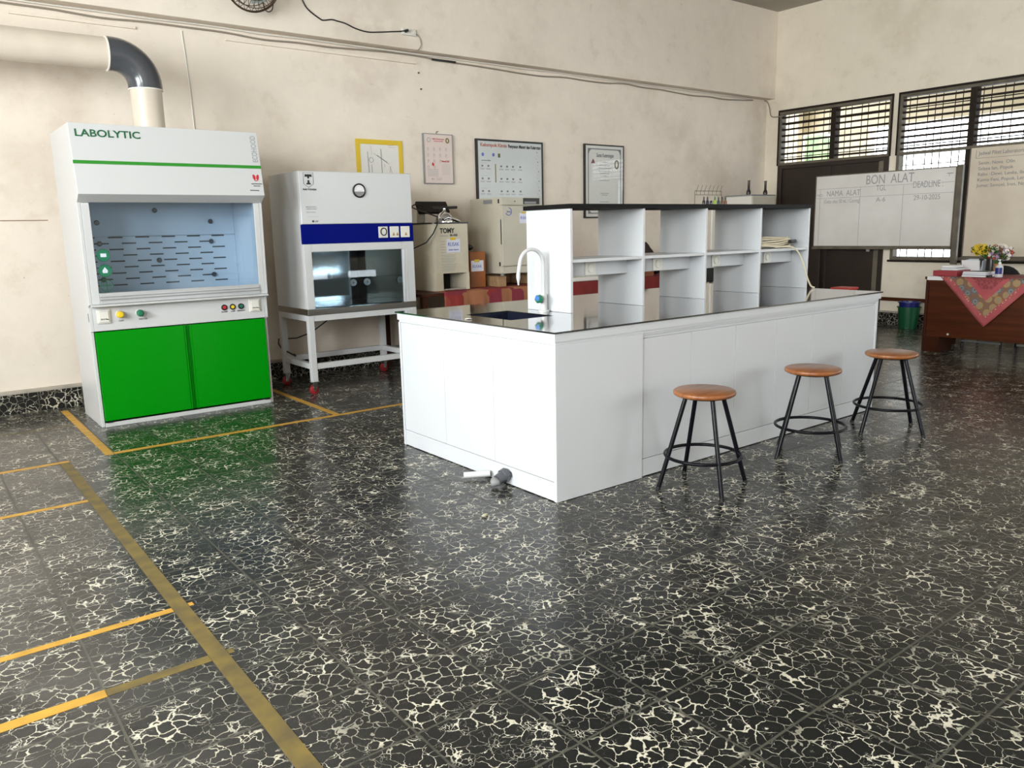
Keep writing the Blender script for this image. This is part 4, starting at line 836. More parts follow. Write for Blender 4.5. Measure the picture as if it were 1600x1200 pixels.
# pole behind + dark equipment in the third gap
t = tag(origin(G().cyl((8.23,6.5,0.0), (8.23,6.5,1.5), 0.016, n=14).mk('white_pole', 'ivory', smooth=True), (8.23,6.5,0)), 'thin cream pole standing behind the third bay of the shelf', 'pole')
t = thing('black_equipment', 'dark boxy machine standing on a trolley behind the third bay', 'machine', (7.95,6.3,0))
G().box(7.62,6.22,0.62,7.98,6.62,0.86).mk('housing', 'black', t, bevel=0.01)
G().box(7.63,6.218,0.79,7.97,6.2195,0.81).mk('trim_strip', 'alu', t)
for lx in (7.64, 7.93):
    for ly in (6.25, 6.56): G().box(lx, ly, 0, lx+0.03, ly+0.03, 0.6195).mk('leg', 'gray', t)
# white box near the corner
t = thing('wall_box', 'white metal cupboard standing in the corner beside the dark door', 'cupboard', (9.35,6.75,0))
G().box(9.10,6.55,0,9.62,6.97,1.672).mk('carcass', 'ivory', t, bevel=0.004)
G().box(9.09,6.54,1.6725,9.63,6.975,1.69).mk('top_board', 'gray', t)
G().box(9.11,6.535,0.05,9.61,6.549,1.66).mk('door', 'beige2', t, bevel=0.003)
for x, y, wd in ((9.13,6.62,'dark long-necked bottle on the corner cupboard, farther from the door'), (9.50,6.62,'dark long-necked bottle on the corner cupboard, next to the door')):
    b_ = G().lathe([(0,0),(0.028,0),(0.03,0.015),(0.028,0.04),(0.016,0.07),(0.015,0.17),(0.018,0.172),(0.018,0.185),(0,0.185)], (x,y,1.6905), 18).mk('dark_bottle', 'vase', smooth=50)
    tag(origin(b_, (x,y,1.6905)), wd, 'bottle', 'dark bottles on the corner cupboard')
# red stool behind bench
t = thing('plastic_stool', 'red plastic stool just showing past the far end of the bench', 'stool', (6.97,3.96,0))
G().box(6.88,3.87,0.685,7.06,4.05,0.706).mk('seat', 'redpl', t, bevel=0.006)
for sx_ in (6.89, 7.02):
    for sy_ in (3.88, 4.01): G().box(sx_, sy_, 0, sx_+0.03, sy_+0.03, 0.6845).mk('leg', 'redpl', t)

# ---------------------------------------------------------------- wall pictures
def framed(name, label, x0, z0, x1, z1, fw, fm, sm_, dpt=0.025, tilt=0.0):
    t = thing(name, label, 'poster', ((x0+x1)/2, YW-0.01, z0))
    y1 = YW-0.002; y0 = y1-dpt
    if fw:
        G().box(x0, y0, z0, x0+fw, y1, z1).box(x1-fw, y0, z0, x1, y1, z1).box(x0+fw, y0, z0, x1-fw, y1, z0+fw).box(x0+fw, y0, z1-fw, x1-fw, y1, z1).mk('frame', fm, t, bevel=0.001)
    G().box(x0+fw+0.0003, y0+0.004, z0+fw+0.0003, x1-fw-0.0003, y1, z1-fw-0.0003).mk('sheet', sm_, t)
    return t, y0+0.0035
# distillation drawing on yellow card
t, y = framed('lab_drawing_poster', 'line drawing of a distillation setup on a yellow border', 3.60, 1.72, 4.105, 2.175, 0.045, 'yellow', 'paper', 0.008)
e = G()
def ln(g, a, b, r, yy=None):
    r = r*0.7
    yy = y-0.001 if yy is None else yy
    g.tube([(a[0], yy, a[1]), (b[0], yy, b[1])], r, 5)
for a, b, r in (((3.73,1.85),(3.72,2.06),0.0035),((3.87,1.85),(3.865,2.09),0.004),((3.76,2.12),(3.765,2.03),0.0012),((3.78,2.05),(3.95,1.95),0.002),((3.82,2.03),(3.93,1.965),0.005),((3.70,1.85),(3.77,1.85),0.006),((3.84,1.85),(3.90,1.85),0.006),((3.94,1.85),(3.99,1.85),0.005),((3.965,1.93),(3.955,1.87),0.002),((3.955,1.93),(3.985,1.86),0.002),((3.76,1.94),(3.762,1.87),0.0035),((3.90,1.95),(3.90,1.92),0.002),((3.945,2.14),(4.01,2.145),0.0015),((3.945,2.125),(4.02,2.13),0.0015),((3.945,2.11),(4.03,2.112),0.0015)): ln(e, a, b, r)
e.tube([(3.757+0.022*math.cos(q*PI/10), y-0.001, 1.985+0.022*math.sin(q*PI/10)) for q in range(20)], 0.002, 5, True)
e.mk('line_drawing', 'inkf', t)
# pink safety chart
t, y = framed('safety_chart', 'small pale pink chart with rows of symbols in a thin dark frame', 4.337, 1.774, 4.684, 2.262, 0.007, 'gray', 'pink', 0.03)
e = G()
for r in range(4):
    for k in range(4 if r < 3 else 2): 
        x = 4.385+0.072*k; z = 2.115-0.058*r
        e.tube([(x+0.009*math.cos(q*PI/4), y-0.0008, z+0.011*math.sin(q*PI/4)) for q in range(8)], 0.0018, 4, True); e.box(x-0.015, y-0.001, z-0.021, x+0.015, y, z-0.019)
for k in range(9): e.box(4.372, y-0.001, 1.915-0.0085*k, 4.50, y, 1.9175-0.0085*k); e.box(4.545, y-0.001, 1.965-0.0125*k, 4.645, y, 1.967-0.0125*k)
for k in range(4): e.box(4.47, y-0.001, 1.83-0.007*k, 4.54, y, 1.832-0.007*k)
e.tube([(4.43+0.02*math.cos(q*PI/6)-0.03, y-0.0008, 2.2+0.02*math.sin(q*PI/6)) for q in range(12)], 0.003, 4, True)
e.box(4.42, y-0.001, 1.81, 4.43, y, 1.83).box(4.44, y-0.001, 1.81, 4.447, y, 1.83)
lab(e.mk('print', 'grayt', t), 'grey symbols and text')
lab(G().text('SIMBOL BAHAN KIMIA', 0.016, (4.44, y, 2.205), RX, RZ, width=0.14).text('LABORATORIUM', 0.014, (4.455, y, 2.185), RX, RZ, width=0.11).text('Nomor KET', 0.02, (4.545, y, 1.99), RX, RZ, width=0.095, bold=0.001).prism([(4.425,y,1.96),(4.445,y,1.945),(4.455,y,1.965),(4.435,y,1.985)], (0,-0.001,0)).mk('lettering', 'redt', t), 'red lettering')
G().tube([(4.62+0.016*math.cos(q*PI/6), y-0.0008, 2.2+0.022*math.sin(q*PI/6)) for q in range(12)], 0.006, 5, True).mk('emblem', mat('olive_print', (0.16,0.15,0.03), 0.5), t)
G().tube([(4.50,YW-0.012,2.262),(4.51,YW-0.006,2.285),(4.53,YW-0.004,2.29)], 0.003, 5).mk('hanger', 'vase', t)
# display board
t, y = framed('display_board', 'grey chemistry display board in a black frame above the incubator', 4.978, 1.50, 5.885, 2.243, 0.020, 'black', 'boardg', 0.03)
e = G()
for r, zz in enumerate((1.97, 1.84, 1.71)):
    for k, xx in enumerate((5.05, 5.13, 5.30, 5.38, 5.46, 5.56)):
        e.box(xx-0.012, y-0.001, zz-0.01, xx+0.012, y, zz+0.008); e.box(xx-0.03, y-0.001, zz-0.030, xx+0.03, y, zz-0.027); e.box(xx-0.026, y-0.001, zz-0.038, xx+0.026, y, zz-0.0355)
    e.box(5.03, y-0.001, zz+0.028, 5.11, y, zz+0.0295)
for k in range(16): e.sphere((5.80+0.012*math.sin(k*2.3)+0.0015*k, y-0.0005, 2.13-k*0.034), 0.0075 if k % 3 == 0 else 0.004, (1,0.1,1), 8, 6)
e.text('perencanaan praktikum', 0.02, (5.04, y, 2.02), RX, RZ, width=0.12)
lab(e.mk('print', 'inkf', t), 'grey diagrams')
G().text('Penyusun Materi dan Kelarutan', 0.05, (5.40, y, 2.165), RX, RZ, width=0.45, bold=0.0012).mk('lettering', 'blackt', t)
lab(G().text('Kelompok Kimia', 0.05, (5.03, y, 2.168), RX, RZ, width=0.35, bold=0.0016).mk('lettering', mat('pale_red_ink', (0.45,0.18,0.15), 0.6), t), 'pale red lettering')
G().prism([(5.06+0.022*(1 if q%2==0 else 0.6)*math.sin(q*PI/5), y, 2.085+0.024*(1 if q%2==0 else 0.6)*math.cos(q*PI/5)) for q in range(10)], (0,-0.001,0)).prism([(5.20+0.018*math.cos(q*PI/3), y, 2.085+0.02*math.sin(q*PI/3)) for q in range(6)], (0,-0.001,0)).mk('emblem', 'bluet', t)
G().box(5.26, y-0.001, 2.06, 5.29, y, 2.10).mk('emblem', mat('olive_print2', (0.10,0.12,0.03), 0.5), t)
lab(G().box(5.215, y-0.001, 1.80, 5.232, y, 1.99).mk('print_column', mat('olive_fade', (0.32,0.31,0.18), 0.5), t), 'olive and rust colour scale')
# certificate
t, y = framed('framed_certificate', 'tall framed certificate with an ornate border above the shelf unit', 6.52, 1.415, 7.165, 2.262, 0.016, 'vase', 'paper', 0.03)
e = G(); a0, a1, b0, b1 = 6.57, 7.115, 1.465, 2.215
e.box(a0, y-0.001, b0, a0+0.012, y, b1).box(a1-0.012, y-0.001, b0, a1, y, b1).box(a0+0.012, y-0.001, b0, a1-0.012, y, b0+0.012).box(a0+0.012, y-0.001, b1-0.012, a1-0.012, y, b1)
for cx, cz, sx_, sz_ in ((a0,b1,1,-1),(a1,b1,-1,-1),(a0,b0,1,1),(a1,b0,-1,1)): e.prism([(cx,y,cz),(cx+sx_*0.07,y,cz),(cx+sx_*0.03,y,cz+sz_*0.03),(cx,y,cz+sz_*0.09)], (0,-0.0012,0))
for k, (z, ww) in enumerate(((2.06,0.10),(2.02,0.18),(1.99,0.22),(1.955,0.20),(1.93,0.15),(1.90,0.10),(1.85,0.16),(1.70,0.14),(1.68,0.10),(1.60,0.15),(1.57,0.05))): e.box(6.84-ww/2, y-0.001, z, 6.84+ww/2, y, z+0.005)
e.text('Surat Keterangan', 0.06, (6.71, y, 2.12), RX, RZ, width=0.28, bold=0.0015)
lab(e.mk('print', 'inkf', t), 'dark ornate border and text')
G().prism([(6.655,y,2.10),(6.69,y,2.045),(6.62,y,2.045)], (0,-0.001,0)).mk('emblem', mat('plum_print', (0.25,0.06,0.08), 0.5), t)
G().tube([(7.04+0.028*math.cos(q*PI/8), y-0.0008, 2.04+0.045*math.sin(q*PI/8)) for q in range(16)], 0.008, 6, True).mk('emblem', mat('moss_print', (0.15,0.15,0.07), 0.5), t)
G().quad((6.5365, y-0.004, 1.4315), (7.1485, y-0.004, 1.4315), (7.1485, y-0.004, 2.2455), (6.5365, y-0.004, 2.2455)).mk('glazing', 'glass2', t)

# ---------------------------------------------------------------- wall fittings : cables, socket, fan
def spline(P, k=4):
    P = [V(p) for p in P]; out = []
    for i in range(len(P)-1):
        p0, p1, p2, p3 = P[max(0,i-1)], P[i], P[i+1], P[min(len(P)-1,i+2)]
        for j in range(k):
            u = j/k; out.append(0.5*((2*p1)+(-p0+p2)*u+(2*p0-5*p1+4*p2-p3)*u*u+(-p0+3*p1-3*p2+p3)*u**3))
    out.append(P[-1]); return out
pts = [(-1.0,7.015,2.99)]
rr = random.Random(2)
for i in range(34): pts.append((-0.7+0.315*i, 7.012, 2.965 + rr.uniform(-0.022,0.018)))
tag(origin(G().tube(spline(pts), 0.008, 6).mk('surface_cable', 'wire', smooth=True), (4.5,7.012,2.96)), 'long dusty cable running along the wall just under the beam', 'cable')
pts = [(-1.0,7.012,3.0)]
for i in range(34): pts.append((-0.7+0.315*i, 6.995, 2.994 + rr.uniform(-0.006,0.004)))
tag(origin(G().tube(spline(pts), 0.006, 6).mk('surface_cable', 'ivory', smooth=True), (4.5,7.0,3.0)), 'thin pale cable tucked into the corner under the beam', 'cable')
for x0_, x1_ in ((2.45, 4.3), (0.9, 1.75)):
    tag(origin(G().box(x0_, 7.008, 2.905, x1_, 7.0305, 2.925).mk('cable_trunking', 'wall', bevel=0.002), (x0_, 7.02, 2.93)), 'painted cable trunking below the beam, %s' % ('above the drawing poster' if x0_ > 2 else 'above the exhaust duct'), 'trunking')
tag(origin(G().box(4.47, 6.985, 2.955, 4.75, 7.004, 2.975).mk('black_clamp', 'black', bevel=0.004), (4.6,6.99,2.96)), 'short black tape lump on the cable under the beam', 'clamp')
tag(origin(G().tube(spline([(2.10,7.0242,2.94),(2.115,7.0242,2.7),(2.125,7.0242,2.45),(2.13,7.0242,2.2),(2.14,7.0242,1.9),(2.15,7.0242,1.4)]), 0.006, 6).mk('drop_cable', 'ivory', smooth=True), (2.13,7.0242,1.4)), 'cream cable running straight down the wall beside the fume hood', 'cable')
t = thing('power_socket', 'cream double socket on the beam with a black plug', 'socket', (4.15,6.89,3.13))
G().box(4.075,6.87,3.125,4.225,6.898,3.185).mk('socket_box', 'ivory', t, bevel=0.005)
G().cyl((4.11,6.869,3.156), (4.11,6.83,3.156), 0.016, 0.012, 14).mk('plug', 'black', t, smooth=True)
G().lathe([(0,0.001),(0.018,0.001),(0.022,0.005),(0.024,0)], (4.18,6.8698,3.155), 18, (0,-1,0)).mk('socket_face', 'ivory', t, smooth=True)
tag(origin(G().tube(spline([(4.229,6.885,3.15),(4.27,6.89,3.13),(4.29,6.89,3.07),(4.27,6.885,3.03),(4.24,6.89,3.004),(4.18,6.95,2.998)]), 0.004, 6).mk('socket_lead', 'wire', smooth=True), (4.25,6.89,3.0)), 'thin grey lead curling from the cream socket down under the beam', 'cable')
F = thing('wall_fan', 'bronze caged wall fan at the top edge of the photo', 'fan', (2.6,6.88,3.45))
fc = V((2.585, 6.66, 3.30)); fa = V((0.0,-0.93,-0.37)).normalized()
q_ = V((0,0,1)).rotation_difference(fa)
def fpt(r, a, z): return fc + q_ @ V((r*math.cos(a), r*math.sin(a), z))
fr_ = 0.225
g_ = G()
for r_, z_ in ((fr_,0.0),(0.19,0.055),(0.13,0.075),(0.06,0.085),(0.19,-0.055),(0.12,-0.075)): g_.tube([fpt(r_, k*PI/20, z_) for k in range(40)], 0.009 if r_ == fr_ else 0.0035, 6, True)
for k in range(28):
    a = k*2*PI/28; g_.tube([fpt(0.06,a,0.085), fpt(0.13,a,0.075), fpt(0.19,a,0.055), fpt(fr_,a,0), fpt(0.19,a,-0.055), fpt(0.12,a,-0.075)], 0.0022, 5)
g_.mk('cage', 'rust', F, smooth=True)
for k in range(4):
    a0_ = k*PI/2+0.4
    G().quad(fpt(0.04,a0_-0.5,-0.015), fpt(0.17,a0_-0.35,-0.025), fpt(0.18,a0_+0.35,0.02), fpt(0.04,a0_+0.5,0.015)).mk('blade', mat('fan_blade_%d' % k, (0.30,0.36,0.33), 0.3), F).modifiers.new('s','SOLIDIFY').thickness = 0.003
G().cyl(fpt(0,0,0.05), fpt(0,0,-0.02), 0.045, n=20).mk('hub', 'alu', F, smooth=True)
G().cyl(fpt(0,0,-0.03), fpt(0,0,-0.17), 0.06, 0.05, 20).mk('motor', 'rust', F, smooth=True)
G().tube([fpt(0,0,-0.12), V((2.6,6.84,3.5)), V((2.6,6.897,3.5))], 0.02, 10).mk('bracket', 'rust', F, smooth=True)
G().tube(spline([(2.66,6.8,3.4),(2.72,6.82,3.2),(2.76,6.85,3.14),(2.82,6.87,3.17),(2.84,6.885,3.3)]), 0.005, 6).mk('pull_cord', 'vase', F, smooth=True)
tag(origin(G().tube(spline([(3.02,6.893,3.5),(3.10,6.893,3.30),(3.15,6.893,3.22),(3.26,6.893,3.155),(3.30,6.893,3.15),(3.37,6.893,3.165),(3.42,6.893,3.16),(3.5,6.893,3.15),(3.6,6.893,3.12),(3.72,6.893,3.105),(3.85,6.893,3.12),(3.98,6.893,3.14),(4.07,6.88,3.152),(4.11,6.825,3.156)]), 0.006, 7).mk('fan_cord', 'black', smooth=True), (3.6,6.893,3.1)), 'black fan cord sagging across the beam to the cream socket', 'cable')
tag(origin(G().tube(spline([(9.93,6.98,2.99),(10.0,6.99,2.98),(10.03,6.97,2.9),(10.035,6.95,2.8),(10.035,6.9,2.77),(10.03,6.8,2.765),(10.0,6.72,2.765)]), 0.008, 7).mk('corner_cable', 'wire', smooth=True), (10.03,6.95,2.77)), 'grey cable dropping from the beam to the louvres in the corner', 'cable')
# picture nails and plug marks on the wall
for (x, z), wd in (((1.30,2.06),'beside the hood top'), ((2.55,2.06),'between hood and drop cable'), ((0.62,1.72),'on the bare wall near the photo edge'), ((4.35,2.68),'high above the pink chart'), ((4.33,2.83),'under the beam above the pink chart')):
    tag(origin(G().cyl((x,7.029,z),(x,7.016,z),0.009,0.006,10).mk('wall_plug', 'rust'), (x,7.029,z)), 'dark screw plug in the wall %s' % wd, 'wall plug', 'screw plugs in the back wall')
G_ = G().box(-3.0,7.027,1.442,0.98,7.0298,1.449); struct(G_.mk('trim_7', mat('pencil_line', (0.32,0.20,0.15), 0.8)))

# ---------------------------------------------------------------- whiteboards
def board(name, label, y0, y1, z0, z1, x, m_, fm):
    t = thing(name, label, 'whiteboard', (x, (y0+y1)/2, 0))
    G().box(x, y0+0.012, z0+0.012, x+0.018, y1-0.012, z1-0.012).mk('panel', m_, t)
    G().box(x-0.006, y0, z0, x+0.022, y0+0.012, z1).box(x-0.006, y1-0.012, z0, x+0.022, y1, z1).box(x-0.006, y0+0.012, z1-0.012, x+0.022, y1-0.012, z1).box(x-0.006, y0+0.012, z0, x+0.022, y1-0.012, z0+0.012).mk('frame', fm, t, bevel=0.002)
    return t
bx = 9.90
t = board('whiteboard', 'wide glossy whiteboard with ruled columns hiding the lower door', 4.32, 6.115, 0.985, 1.912, bx, 'board', 'framel')
G().box(bx-0.03, 4.32, 0.955, bx+0.022, 6.115, 0.9845).mk('pen_tray', 'framel', t, bevel=0.002)
G().box(bx-0.004, 4.255, 0, bx+0.045, 4.318, 1.925).mk('stand_post', 'framel', t, bevel=0.003)
G().box(bx+0.024, 6.02, 0, bx+0.06, 6.07, 1.7).mk('stand_post', 'door', t, bevel=0.003)
yy = bx-0.0008
def wt(g, s_, size, y, z, width=None): return g.text(s_, size, (yy, y, z), WX, RZ, width=width, depth=0.0004)
e = G()
wt(e, 'BON  ALAT', 0.16, 5.42, 1.765, 0.60); wt(e, 'NAMA  ALAT', 0.10, 5.95, 1.64, 0.46); wt(e, '(Gelas ukur 50 mL / Corong)', 0.07, 5.985, 1.55, 0.50); wt(e, 'NO', 0.05, 6.085, 1.64)
wt(e, 'TGL', 0.10, 5.28, 1.68, 0.13); wt(e, 'A-6', 0.08, 5.27, 1.545, 0.12); wt(e, 'DEADLINE :', 0.11, 4.82, 1.69, 0.35); wt(e, '29-10-2025', 0.085, 4.80, 1.545, 0.31)
for za in (1.735, 1.615): e.box(yy-0.0004, 4.34, za, yy+0.0004, 6.09, za+0.004)
for ya in (6.04, 5.48, 4.93): e.box(yy-0.0004, ya, 1.0, yy+0.0004, ya+0.004, 1.735)
e.box(yy-0.0004, 4.36, 1.83, yy+0.0004, 4.43, 1.84).box(yy-0.0004, 4.40, 1.80, yy+0.0004, 4.405, 1.83).mk('handwriting', 'inkl', t)
bx = 9.88
t = board('whiteboard', 'yellowed whiteboard with a handwritten weekday rota behind the flowers', 1.75, 4.185, 0.87, 2.105, bx, 'board2', 'framel')
G().box(bx-0.02, 1.75, 0.835, bx+0.022, 4.185, 0.8695).mk('pen_tray', 'framel', t, bevel=0.002)
G().box(bx+0.024, 4.12, 0, bx+0.065, 4.20, 1.58).mk('stand_post', 'framel', t, bevel=0.003)
G().box(bx+0.024, 1.85, 0, bx+0.065, 1.92, 1.66).mk('stand_post', 'framel', t, bevel=0.003)
yy = bx-0.0008
e = G()
wt(e, 'Jadwal Piket Laboratorium Biologi', 0.06, 4.09, 2.01, 0.66)
e.box(yy-0.0004, 3.3, 1.975, yy+0.0004, 4.12, 1.979).box(yy-0.0004, 4.116, 1.975, yy+0.0004, 4.12, 2.07)
for k, (a, b) in enumerate((('Senin', 'Nova  Olin'), ('Selasa', 'Ian, Popok'), ('Rabu', 'Dewi, Lenka, Iben'), ('Kamis', 'Fani, Popok, Lenka'), ('Jumat', 'Samuel, Iren, Nova'))):
    z = 1.905 - 0.062*k; wt(e, a, 0.052, 4.085, z); wt(e, ':', 0.05, 3.965, z); wt(e, b, 0.052, 3.945, z)
e.mk('handwriting', 'inkf', t)

# ---------------------------------------------------------------- desk
DX = 8.145
K = thing('teacher_desk', 'reddish brown wooden desk with a rose batik cloth over its front', 'desk', (8.5,2.7,0))
G().box(DX-0.005, 1.0, 0.722, DX+0.75, 3.775, 0.748).mk('desktop', 'desk', K, bevel=0.003)
G().box(DX+0.02, 1.02, 0.155, DX+0.04, 3.738, 0.721).mk('modesty_panel', 'desk', K)
for y0_ in (3.739, 1.0): G().box(DX, y0_, 0.0, DX+0.72, y0_+0.024, 0.7215).mk('side_panel', 'desk2', K, bevel=0.002)
G().box(DX+0.001, 3.60, 0.0, DX+0.019, 3.7385, 0.155).box(DX+0.02, 3.60, 0.0, DX+0.3, 3.615, 0.154).mk('inner_leg', 'desk2', K)
G().box(DX+0.001, 1.03, 0.69, DX+0.0195, 3.738, 0.7215).mk('front_rail', 'desk', K)
G().lathe([(0,0),(0.011,0),(0.009,0.006),(0,0.007)], (DX+0.0195, 3.525, 0.185), 14, (-1,0,0)).mk('screw_cap', 'ivory', K, smooth=True)
# cloth: square laid cornerwise, one corner hanging
cl = bmesh.new(); uvl = cl.loops.layers.uv.new('UVMap')
yc, half, hang, back = 3.19, 0.425, 0.462, 0.60
n = 26; grid = {}
def clothpt(u, v):
    # u,v = metres from the two lower edges of the square
    s_ = (u+v)/math.sqrt(2); w_ = (v-u)/math.sqrt(2)          # s_: distance up from the tip, w_: sideways
    y = yc + w_*0.93
    if s_ < hang: return V((DX-0.018-0.008*math.sin(w_*17)*(1-s_/hang) - 0.004*math.sin(w_*9+1), y, 0.750-(hang-s_)))
    if s_ < hang+0.01: return V((DX-0.014, y, 0.7508))
    return V((DX-0.014+(s_-hang), y, 0.7510))
L_ = 0.735
for i in range(n+1):
    for j in range(n+1): grid[i,j] = cl.verts.new(clothpt(L_*i/n, L_*j/n))
for i in range(n):
    for j in range(n):
        fc_ = cl.faces.new([grid[i,j], grid[i+1,j], grid[i+1,j+1], grid[i,j+1]]); fc_.smooth = True
        for lp, (a, b) in zip(fc_.loops, ((i,j),(i+1,j),(i+1,j+1),(i,j+1))): lp[uvl].uv = (L_*a/n, L_*b/n)
me = bpy.data.meshes.new('batik_cloth'); cl.to_mesh(me); cl.free(); me.materials.append(M['batik'])
o = bpy.data.objects.new('batik_cloth', me); C.objects.link(o); so_ = o.modifiers.new('s','SOLIDIFY'); so_.thickness = 0.0018; so_.offset = 0
tag(origin(o, (8.3, yc, 0.75)), 'rose batik cloth with a floral border, one corner hanging down the desk front', 'cloth')
tag(origin(G().box(DX+0.01, 3.60, 0.7485, DX+0.16, 3.765, 0.7505).box(DX-0.0075, 3.60, 0.715, DX-0.0055, 3.752, 0.7505).mk('white_strip', 'paperw'), (DX,3.66,0.7485)), 'white paper strip folded over the desk edge beside the cloth', 'paper')
zt = 0.7525
t = thing('red_tray', 'flat red box at the corner of the desk', 'box', (8.36,3.63,zt))
G().box(8.19,3.50,zt,8.50,3.725,zt+0.055).mk('box_body', 'redbox', t, bevel=0.004)
G().box(8.187,3.515,zt+0.008,8.1895,3.71,zt+0.045).mk('front_panel', 'redbox', t, bevel=0.001)
for k, (y0_, y1_, z0_, z1_, wd) in enumerate(((3.515,3.665,0.056,0.080,'thick white-edged book lying lowest on the red box'),(3.53,3.66,0.081,0.105,'white-edged book on top of the other book on the red box'))):
    b_ = thing('book', wd, 'book', (8.33,3.6,zt+z0_), 'books on the red box')
    G().box(8.225,y0_+0.003,zt+z0_+0.003,8.40,y1_-0.003,zt+z1_-0.003).mk('pages', 'paperw', b_)
    G().box(8.222,y0_,zt+z0_,8.402,y1_,zt+z0_+0.0025).box(8.222,y0_,zt+z1_-0.0025,8.402,y1_,zt+z1_).mk('cover', 'paper' if k else 'gray', b_)
t = thing('paper_rack', 'pale plastic file rack leaning behind the white-edged books', 'file rack', (8.56,3.5,zt))
G().prism([(8.52,3.42,zt),(8.70,3.42,zt),(8.70,3.42,zt+0.15),(8.56,3.42,zt+0.14)], (0,0.004,0)).prism([(8.52,3.60,zt),(8.70,3.60,zt),(8.70,3.60,zt+0.15),(8.56,3.60,zt+0.14)], (0,0.004,0)).box(8.70,3.42,zt,8.704,3.604,zt+0.15).mk('rack_body', 'baffle', t)
G().prism([(8.535,3.43,zt+0.001),(8.535,3.595,zt+0.001),(8.50,3.595,zt+0.145),(8.50,3.43,zt+0.145)], (0.02,0,0)).mk('papers', 'paperw', t)
G().prism([(8.56,3.43,zt+0.001),(8.56,3.47,zt+0.001),(8.60,3.47,zt+0.16),(8.60,3.43,zt+0.16)], (0.012,0,0)).mk('black_folder', 'black', t)
for k, (z0_, wd, m_) in enumerate(((0.0,'lowest notebook of the pile under the vases','paperw'),(0.018,'middle notebook of the pile, bluish edge','paperb'),(0.034,'top notebook of the pile, grey cover','gray'))):
    b_ = thing('notebook', wd, 'notebook', (8.3,3.33,zt+z0_), 'notebooks piled on the desk')
    G().box(8.20+0.004*k,3.24,zt+z0_+0.002,8.42,3.455-0.003*k,zt+z0_+0.0145).mk('pages', m_ if k < 2 else 'paperw', b_)
    G().box(8.198+0.004*k,3.238,zt+z0_,8.422,3.457-0.003*k,zt+z0_+0.0018).box(8.198+0.004*k,3.238,zt+z0_+0.0148,8.422,3.457-0.003*k,zt+z0_+0.0165).mk('cover', 'gray', b_)
# vases and flowers
def flower(g, c, r, nrm, petals=7):
    nrm = V(nrm).normalized(); q = V((0,0,1)).rotation_difference(nrm)
    for k in range(petals):
        a = 2*PI*k/petals; p = [V((0.15*r,0,0)), V((0.65*r,0.3*r,0.15*r)), V((r,0,0.05*r)), V((0.65*r,-0.3*r,0.15*r))]
        rot = Matrix.Rotation(a, 3, 'Z'); g.quad(*[V(c) + q @ (rot @ x) for x in p])
def bouquet(base, ctr, rad, kinds, nf, seed, parent):
    rnd = random.Random(seed)
    st = G(); lf = G(); gs = {k: G() for k, _ in kinds}; eye = G()
    for i in range(nf):
        while True:
            d_ = V((rnd.uniform(-1,1), rnd.uniform(-1,1), rnd.uniform(-0.8,1)))
            if d_.length < 1: break
        p = V(ctr) + V((d_.x*rad[0], d_.y*rad[1], d_.z*rad[2]))
        st.tube([V(base), V(base)*0.4+p*0.6+V((0,0,0.01)), p], 0.0013, 4)
        k = rnd.choices([a for a, _ in kinds], [b for _, b in kinds])[0]
        nn = (d_ + V((-0.9,-0.3,0.3))).normalized(); flower(gs[k], p, rnd.uniform(0.016,0.024), nn); flower(gs[k], p+nn*0.003, 0.012, nn, 5)
        eye.sphere(p+nn*0.004, 0.0035, u=6, v=4)
    for i in range(nf*4):
        d_ = V((rnd.uniform(-1,1), rnd.uniform(-1,1), rnd.uniform(-1,0.6))); p = V(ctr) + V((d_.x*rad[0], d_.y*rad[1], d_.z*rad[2])) * 0.85
        a = V((rnd.uniform(-1,1), rnd.uniform(-1,1), rnd.uniform(0,1))).normalized()*0.035; b_ = a.cross(V((0,0,1)))*0.28
        lf.quad(p, p+a*0.5+b_, p+a, p+a*0.5-b_)
    st.mk('stems', 'leaf', parent); lf.mk('leaves', 'leaf', parent)
    for k, g in gs.items():
        if len(g.bm.verts): g.mk('petals', k, parent)
    eye.mk('flower_eyes', 'yellowk', parent)
t = thing('black_vase', 'dark tall vase with a bunch of bright yellow flowers', 'vase', (8.62,3.44,zt))
G().lathe([(0,0),(0.042,0),(0.046,0.04),(0.046,0.12),(0.044,0.165),(0.04,0.165),(0.04,0.02),(0,0.02)], (8.62,3.365,zt), 28).mk('vessel', 'vase', t, smooth=50)
bouquet((8.62,3.365,zt+0.12), (8.60,3.455,zt+0.245), (0.07,0.085,0.055), (('petaly',1),), 70, 5, t)
t = thing('clay_vase', 'orange clay vase holding mixed white, violet and red flowers', 'vase', (8.50,3.28,zt+0.051))
v0 = 0.7525
G().lathe([(0,0),(0.022,0),(0.028,0.02),(0.027,0.07),(0.024,0.10),(0.03,0.118),(0.026,0.118),(0.02,0.10),(0.02,0.02),(0,0.02)], (8.50,3.265,v0), 24).mk('vessel', 'terra', t, smooth=50)
bouquet((8.50,3.265,v0+0.09), (8.49,3.245,v0+0.225), (0.08,0.11,0.085), (('petalw',4),('petalp',3),('petalr',3)), 60, 9, t)
t = thing('sanitizer_bottle', 'white pump bottle with a blue label on the desk', 'bottle', (8.32,3.165,zt))
G().lathe([(0,0),(0.032,0),(0.034,0.006),(0.034,0.085),(0.03,0.105),(0.013,0.118),(0.012,0.125),(0,0.125)], (8.30,3.165,zt), 24).mk('bottle_body', 'whitep', t, smooth=50)
G().prism([(8.30+0.0346*math.cos(a), 3.165+0.0346*math.sin(a), zt+0.03) for a in [PI*0.72+k*PI/20 for k in range(14)]] + [(8.30+0.0352*math.cos(a), 3.165+0.0352*math.sin(a), zt+0.03) for a in [PI*0.72+k*PI/20 for k in range(13,-1,-1)]], (0,0,0.06)).mk('label', 'blueb', t)
